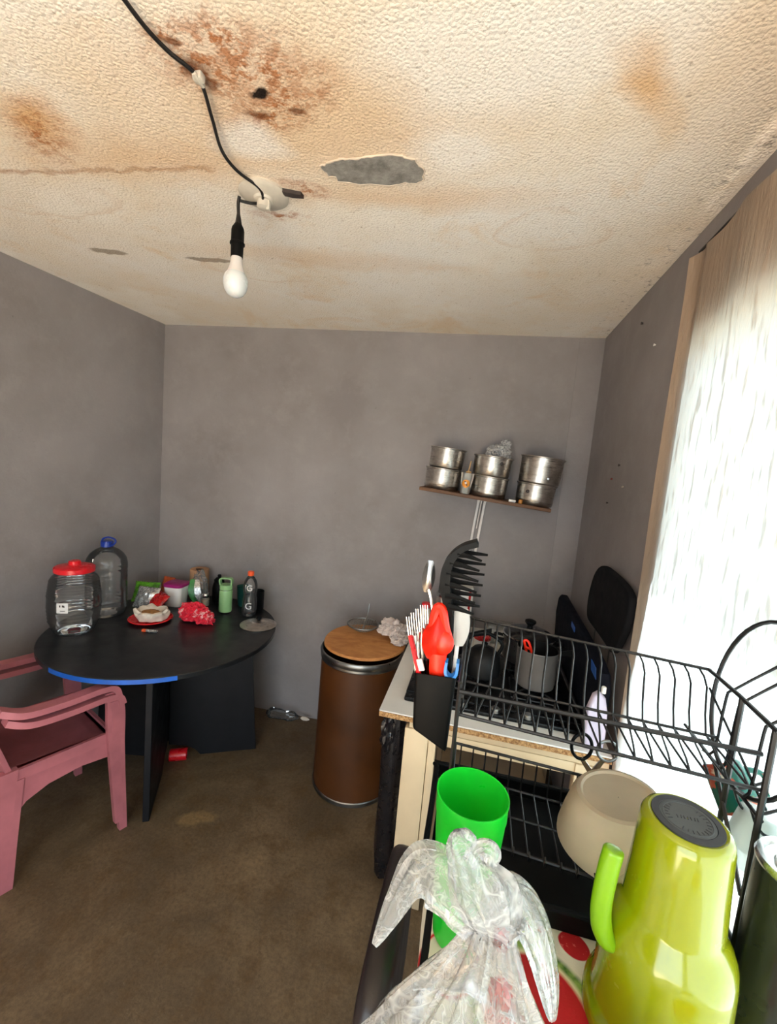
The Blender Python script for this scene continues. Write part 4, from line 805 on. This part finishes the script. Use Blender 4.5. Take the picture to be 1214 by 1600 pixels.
ss = thing('spaghetti_server', 'black spaghetti server with teeth standing in the utensil holder', 'utensil', (-.03, .765, 1.29))
bm = B(); tube(bm, catmull([(-.022, .768, 1.25), (-.024, .768, 1.36), (-.030, .768, 1.46)], 6), [.0055]*13, 8, flat=.6); part('handle', bm, 'black', ss, False)
spn = catmull([(-.030, .768, 1.452), (-.040, .768, 1.485), (-.046, .768, 1.52), (-.042, .768, 1.552), (-.024, .768, 1.578), (.004, .768, 1.592)], 5)
bm = B(); band(bm, spn, (0, 1, 0), [.012+.03*math.sin(min(1, (i+2)/14)*PI*.55) for i in range(len(spn))], [.010+.008*math.sin(min(1, i/20)*PI) for i in range(len(spn))]); part('head', bm, 'black', ss, False)
for zz, x0, L in ((1.474, -.036, .046), (1.494, -.042, .052), (1.514, -.044, .055), (1.534, -.044, .056), (1.553, -.040, .052), (1.571, -.028, .042)):
    for yy in (.752, .784):
        bm = B(); tube(bm, [(x0-.001, yy, zz), (x0+L*.4, yy, zz-.002), (x0+L+(.010 if yy > .77 else 0), yy, zz-.008+(.006 if yy > .77 else 0))], [.0072, .0048, .0022], 6, flat=.8); part('tooth', bm, 'black', ss, False)
sc_ = thing('red_ladle', 'orange red silicone ladle standing in the utensil holder', 'ladle', (-.047, .757, 1.29))
def ladlef(u, v):
    # scoop facing the viewer: hollow oval
    x = -.050+.027*(2*u-1)*math.sin(PI*min(1, .12+v*.95))**.7*(1.0 if v < .75 else 1.0); z = 1.372+.088*v; y = .748-.012*math.cos((2*u-1)*PI/2)*math.sin(PI*v); return (x, y, z)
bm = B(); grid(bm, 16, 18, ladlef); bmesh.ops.solidify(bm, geom=bm.faces[:], thickness=.004); part('bowl', bm, 'redsil', sc_, False)
bm = B(); tube(bm, catmull([(-.042, .752, 1.255), (-.043, .752, 1.34), (-.045, .75, 1.385)], 5), [.014]*6+[.016]*5, 10, flat=.5); part('handle', bm, 'redsil', sc_, False)
bm = B(); tube(bm, catmull([(-.062, .748, 1.40), (-.060, .750, 1.44), (-.055, .752, 1.466), (-.046, .752, 1.466), (-.036, .750, 1.435), (-.024, .748, 1.412)], 5), [.005+.004*math.sin(i/25*PI) for i in range(26)], 8); part('rim', bm, 'redsil', sc_, False)
bm = B(); crumple(bm, (-.036, .744, 1.408), (.018, .010, .022), 71, 3, .03); part('spout', bm, 'redsil', sc_, False)
sl = thing('slotted_spoon', 'pierced steel spoon standing at the back of the utensil holder', 'spoon', (-.064, .785, 1.29))
bm = B(); tube(bm, catmull([(-.045, .786, 1.25), (-.054, .786, 1.38), (-.068, .786, 1.46), (-.077, .786, 1.49)], 5), .0032, 8, flat=.6); part('handle', bm, 'chrome', sl, False)
bm = B()
grid(bm, 8, 12, lambda u, v: (-.080+.002*v+.012*(2*u-1)*math.sin(PI*(.08+.86*v))**.6, .786-.006*math.cos((2*u-1)*1.4)*math.sin(PI*v), 1.483+.062*v)); bmesh.ops.solidify(bm, geom=bm.faces[:], thickness=.0015); part('bowl', bm, 'chrome', sl, False)
wt = thing('white_tongs', 'pale plastic tongs with a square end behind the red ladle', 'tongs', (-.055, .790, 1.29))
bm = B(); band(bm, [(-.045, .79, 1.25), (-.050, .79, 1.44), (-.049, .79, 1.495), (-.046, .79, 1.502), (-.030, .792, 1.502), (-.028, .792, 1.49), (-.03, .792, 1.25)], (0, 1, 0), .010, .004); part('arms', bm, 'whiteplastic', wt, False)
ws = thing('white_spatula', 'white plastic spoon standing beside the black spaghetti server', 'spoon', (-.014, .782, 1.29))
bm = B(); tube(bm, [(-.016, .784, 1.25), (-.013, .784, 1.41)], .004, 8, flat=.6); part('handle', bm, 'whiteplastic', ws, False)
bm = B(); grid(bm, 8, 12, lambda u, v: (-.011+.017*(2*u-1)*math.sin(PI*(.1+.75*v))**.6, .784-.005*math.cos((2*u-1)*1.4), 1.392+.072*v)); bmesh.ops.solidify(bm, geom=bm.faces[:], thickness=.002); part('bowl', bm, 'whiteplastic', ws, False)
bh = thing('blue_peeler', 'bright blue curved handle poking out of the utensil holder', 'utensil', (-.02, .75, 1.29))
bm = B(); band(bm, catmull([(-.028, .748, 1.375), (-.028, .746, 1.355), (-.018, .744, 1.347), (-.009, .744, 1.357), (-.008, .746, 1.378)], 5), (0, 1, .2), .014, .005); part('handle', bm, 'bluehandle', bh, False)
bm = B(); tube(bm, [(-.018, .746, 1.35), (-.02, .752, 1.25)], .004, 8); part('stem', bm, 'bluehandle', bh, False)
FORK = ['first steel fork from the left in the utensil holder', 'second steel fork from the left in the utensil holder', 'third steel fork from the left in the utensil holder', 'steel fork nearest the red ladle in the utensil holder']
for i, (xa, za) in enumerate(((-.104, 1.440), (-.097, 1.446), (-.090, 1.452), (-.083, 1.458))):
    f = thing('steel_fork', FORK[i], 'fork', (-.07, .770+.006*i, 1.29), group='forks in the utensil holder')
    y = .762+.008*i; top = Vector((xa, y, za)); bot = Vector((-.066+.004*i, y, 1.25)); d = (top-bot).normalized()
    b = B(); tube(b, [bot, bot+d*.10, top-d*.055], [.003, .0025, .003], 6, flat=.6); part('handle', b, 'chrome', f, False)
    b = B(); n_ = Vector((d.z, 0, -d.x))
    tube(b, [top-d*.058, top-d*.045, top-d*.036], [.003, .008, .009], 8, flat=.25); part('head', b, 'chrome', f, False)
    for k in (-1.5, -.5, .5, 1.5):
        b = B(); tube(b, [top-d*.038+n_*k*.0042, top+n_*k*.0045], [.0015, .0009], 5); part('tine', b, 'chrome', f, False)
rk = thing('red_knife', 'red and white plastic knife leaning at the left of the holder', 'knife', (-.075, .745, 1.29))
bm = B(); band(bm, [(-.066, .744, 1.25), (-.077, .744, 1.35), (-.098, .744, 1.412)], (.25, 1, 0), [.008, .010, .007], .006); part('handle', bm, 'red', rk, False)
bm = B(); band(bm, [(-.070, .7395, 1.352), (-.077, .7395, 1.372)], (.2, 1, 0), .004, .010); part('white_band', bm, 'whiteplastic', rk, False)

# scissors hanging on the lower tier
sz = thing('kitchen_scissors', 'dark handled scissors hanging over the rear of the lower rack tier', 'scissors', (.27, .915, 1.10))
bm = B(); tube(bm, catmull([(.262+.022*math.cos(a)*.9, .915, 1.165+.028*math.sin(a)) for a in ang(10)], 3, True), .0035, 8, True); part('finger_ring', bm, 'black', sz, False)
bm = B(); tube(bm, catmull([(.312+.020*math.cos(a), .915, 1.166+.022*math.sin(a)) for a in ang(10)], 3, True), .003, 8, True); part('finger_ring', bm, 'steel', sz, False)
bm = B(); band(bm, [(.264, .914, 1.14), (.288, .914, 1.11), (.314, .912, 1.05)], (0, 1, 0), .003, [.008, .012, .003]); part('blade', bm, 'chrome', sz, False)
bm = B(); band(bm, [(.308, .918, 1.145), (.291, .918, 1.11), (.258, .918, 1.055)], (0, 1, 0), .003, [.008, .012, .003]); part('blade', bm, 'chrome', sz, False)

# ------------------------------------------------------------------ foreground things
gc = thing('green_cup', 'tall bright green plastic cup in front of the dish rack', 'cup', (.037, .633, FT+.002))
bm = B(); lathe(bm, [(.001, .004), (.038, .002), (.0395, .005), (.0535, .215), (.0545, .217), (.0545, .24), (.0555, .243), (.0555, .246), (.0535, .2455), (.0525, .218), (.0515, .213), (.0385, .008), (.001, .007)], 64, cap0=False, cap1=False); part('body', bm, 'green', gc)
fl = thing('lime_jug', 'glossy lime green jug turned upside down on the tablecloth', 'jug', (.307, .590, FT+.002))
FH = .313
bm = B(); lathe(bm, [(.036, FH-.004), (.040, FH-.001), (.044, FH), (.048, FH-.002), (.0515, FH-.008), (.053, FH-.016), (.0555, FH-.07), (.0585, .186), (.0595, .181), (.063, .174), (.070, .162), (.0755, .148), (.0775, .132), (.0785, .09), (.0785, .034), (.081, .028), (.087, .022), (.089, .014), (.089, .002), (.086, 0)], 72); part('body', bm, 'lime', fl, smooth=35)
bm = B(); lathe(bm, [(.0415, FH-.003), (.0405, FH+.001), (.0325, FH+.0012), (.031, FH-.0005)], 56, cap0=False, cap1=False); part('base_ring', bm, 'rubberdark', fl)
bm = B(); lathe(bm, [(.032, FH-.002), (.0315, FH+.0008), (.029, FH+.001), (.0285, FH+.0016), (.0272, FH+.0016), (.0268, FH+.0008), (.001, FH+.0008)], 56, cap0=False, cap1=False); bp = part('base_pad', bm, 'rubber', fl)
bm = B()
for i in range(26):
    a = 2*PI*i/26
    if .9 < a < 2.1 or 3.4 < a < 3.9: continue
    h_ = .0018+.0016*((i*7) % 3)/2; c0, s0 = math.cos(a), math.sin(a)
    tube(bm, [((.0235-h_)*c0, (.0235-h_)*s0, FH+.0010), ((.0235+h_)*c0, (.0235+h_)*s0, FH+.0010)], .0006, 4)
for i in range(7): tube(bm, [(-.012+.004*i, -.002, FH+.0010), (-.0115+.004*i+.001*(i % 2), .003, FH+.0010)], .0006, 4)
part('embossed_marks', bm, 'rubberdark', bp)
ha = math.radians(196); hd = Vector((math.cos(ha), math.sin(ha), 0))
def hp(r, z): return hd*r+Vector((0, 0, z))
bm = B(); hpts = catmull([hp(.066, .125), hp(.082, .132), hp(.094, .155), hp(.099, .19), hp(.097, .235), hp(.094, .262), hp(.093, .268)], 6); tube(bm, hpts, [.010+.0035*min(1, i/12) for i in range(len(hpts)-5)]+[.0132, .0125, .011, .008, .003], 14, flat=.8); part('handle', bm, 'limehandle', fl, smooth=60)
bw = thing('beige_bowl', 'beige plastic bowl upside down in the lower rack tier', 'bowl', (.325, .828, 1.030), (.06, -.14, 0))
bm = B(); lathe(bm, [(.115, .016), (.118, .018), (.117, .026), (.105, .06), (.088, .10), (.078, .112), (.070, .114), (.066, .110), (.001, .108)], 64, cap0=False, cap1=False); bmesh.ops.solidify(bm, geom=bm.faces[:], thickness=.003); bmesh.ops.scale(bm, verts=bm.verts[:], vec=(.92, .86, 1.0)); part('body', bm, 'beige', bw, smooth=35)
dj = thing('dark_jug', 'dark smoky jug with a pale steel rim at the right frame edge', 'jug', (.449, .600, FT+.002))
bm = B(); lathe(bm, [(.044, 0), (.047, .004), (.048, .12), (.048, .2), (.047, .265), (.046, .27), (.044, .266), (.044, .2), (.044, .02), (.001, .015)], 48, cap1=False); part('body', bm, 'darkglass', dj)
bm = B(); lathe(bm, [(.044, .264), (.0475, .267), (.0485, .272), (.046, .277), (.040, .277), (.038, .272), (.028, .270), (.026, .274), (.001, .274)], 48, cap0=False, cap1=False); part('rim', bm, 'chrome', dj)
pk = thing('pink_pot', 'pale pink plastic pot at the bottom frame edge beside the lime jug', 'pot', (.240, .428, FT+.002))
bm = B(); lathe(bm, [(.034, 0), (.038, .005), (.041, .085), (.041, .10), (.037, .106), (.030, .107), (.028, .104), (.001, .104)], 40); part('body', bm, 'palepink', pk)

# knotted plastic bag
kb = thing('knotted_plastic_bag', 'knotted white translucent plastic bag on the tablecloth in front', 'plastic bag', (.055, .40, FT+.003))
NK = Vector((.015, .085, .192))
def bagbody(u, v):
    a = 2*PI*u; ca, sa = math.cos(a), math.sin(a)
    if v < .12: r = .10+.045*(v/.12); z = .004+.02*(v/.12)**2
    else:
        k = (v-.12)/.88; r = .145*(1-k)**1.2+.021*k+.006*math.sin(PI*k); z = .024+(NK.z-.024)*(k**.9)
    k = max(0, (v-.12)/.88)
    fold = .10*noise.noise(Vector((ca*2, sa*2, v*2)))+(.05+.34*k)*noise.noise(Vector((ca*5.2+7, sa*5.2, v*.9)))+.22*k*noise.noise(Vector((ca*11, sa*11+3, v*1.2)))
    r *= 1+fold; c = NK*(k**1.6)
    return (c.x*1.0+r*ca*1.08, c.y+r*sa*.95, z+.006*noise.noise(Vector((ca*4, sa*4, v*6))))
bm = B(); grid(bm, 150, 60, bagbody); bmesh.ops.remove_doubles(bm, verts=bm.verts[:], dist=.0003); part('sack', bm, 'bag', kb, smooth=60)
def plume(name, path, rad, seed, pl=7, flat=.55):
    P = catmull(path, 8); n = len(P); b = B(); prev = None; u = Vector((1, 0, 0)); rings = []; seg = 44
    for i, p in enumerate(P):
        t = i/(n-1); d = (P[min(i+1, n-1)]-P[max(i-1, 0)]).normalized(); u = (u-d*u.dot(d)).normalized(); v = d.cross(u)
        k = t*(len(rad)-1); q = int(min(k, len(rad)-2)); r = rad[q]+(rad[q+1]-rad[q])*(k-q); ring = []
        for s in range(seg):
            a = 2*PI*s/seg; ca, sa = math.cos(a), math.sin(a)
            rr = r*(1+.42*noise.noise(Vector((ca*2.2+seed, sa*2.2, t*2.5)))+.30*noise.noise(Vector((ca*pl, sa*pl+seed, t*1.3))))
            ring.append(b.verts.new(p+u*rr*ca+v*rr*sa*flat))
        rings.append(ring)
    for a, c in zip(rings, rings[1:]):
        for s in range(seg): b.faces.new((a[s], a[(s+1) % seg], c[(s+1) % seg], c[s]))
    part(name, b, 'bag', kb, smooth=60)
plume('bag_neck', [NK+Vector((0, -.015, -.02)), NK, (0, .100, .215), (-.018, .112, .238), (-.030, .119, .256), (-.038, .124, .272)], [.021, .022, .034, .036, .026, .020, .018, .008], 3, 8)
plume('bag_curl', [(-.02, .112, .24), (-.006, .118, .256), (.006, .118, .256), (.004, .112, .242)], [.008, .013, .012, .005], 5, 6, .6)
plume('bag_ear', [NK+Vector((-.005, .0, 0)), (-.03, .100, .205), (-.066, .110, .214), (-.088, .104, .208), (-.104, .080, .192), (-.122, .045, .168)], [.020, .032, .034, .028, .018, .012, .003], 9, 5, .38)
plume('bag_ear', [NK+Vector((.004, 0, 0)), (.040, .112, .204), (.064, .104, .188), (.082, .078, .155), (.088, .060, .128)], [.020, .030, .032, .024, .016, .005], 15, 6, .42)
bm = B(); crumple(bm, NK+Vector((.012, .0, -.012)), (.012, .010, .014), 81, 3, .3); part('red_contents', bm, 'packred', kb)
bm = B(); crumple(bm, NK+Vector((.012, -.03, -.045)), (.014, .012, .018), 83, 3, .3); part('red_contents', bm, 'packred', kb)
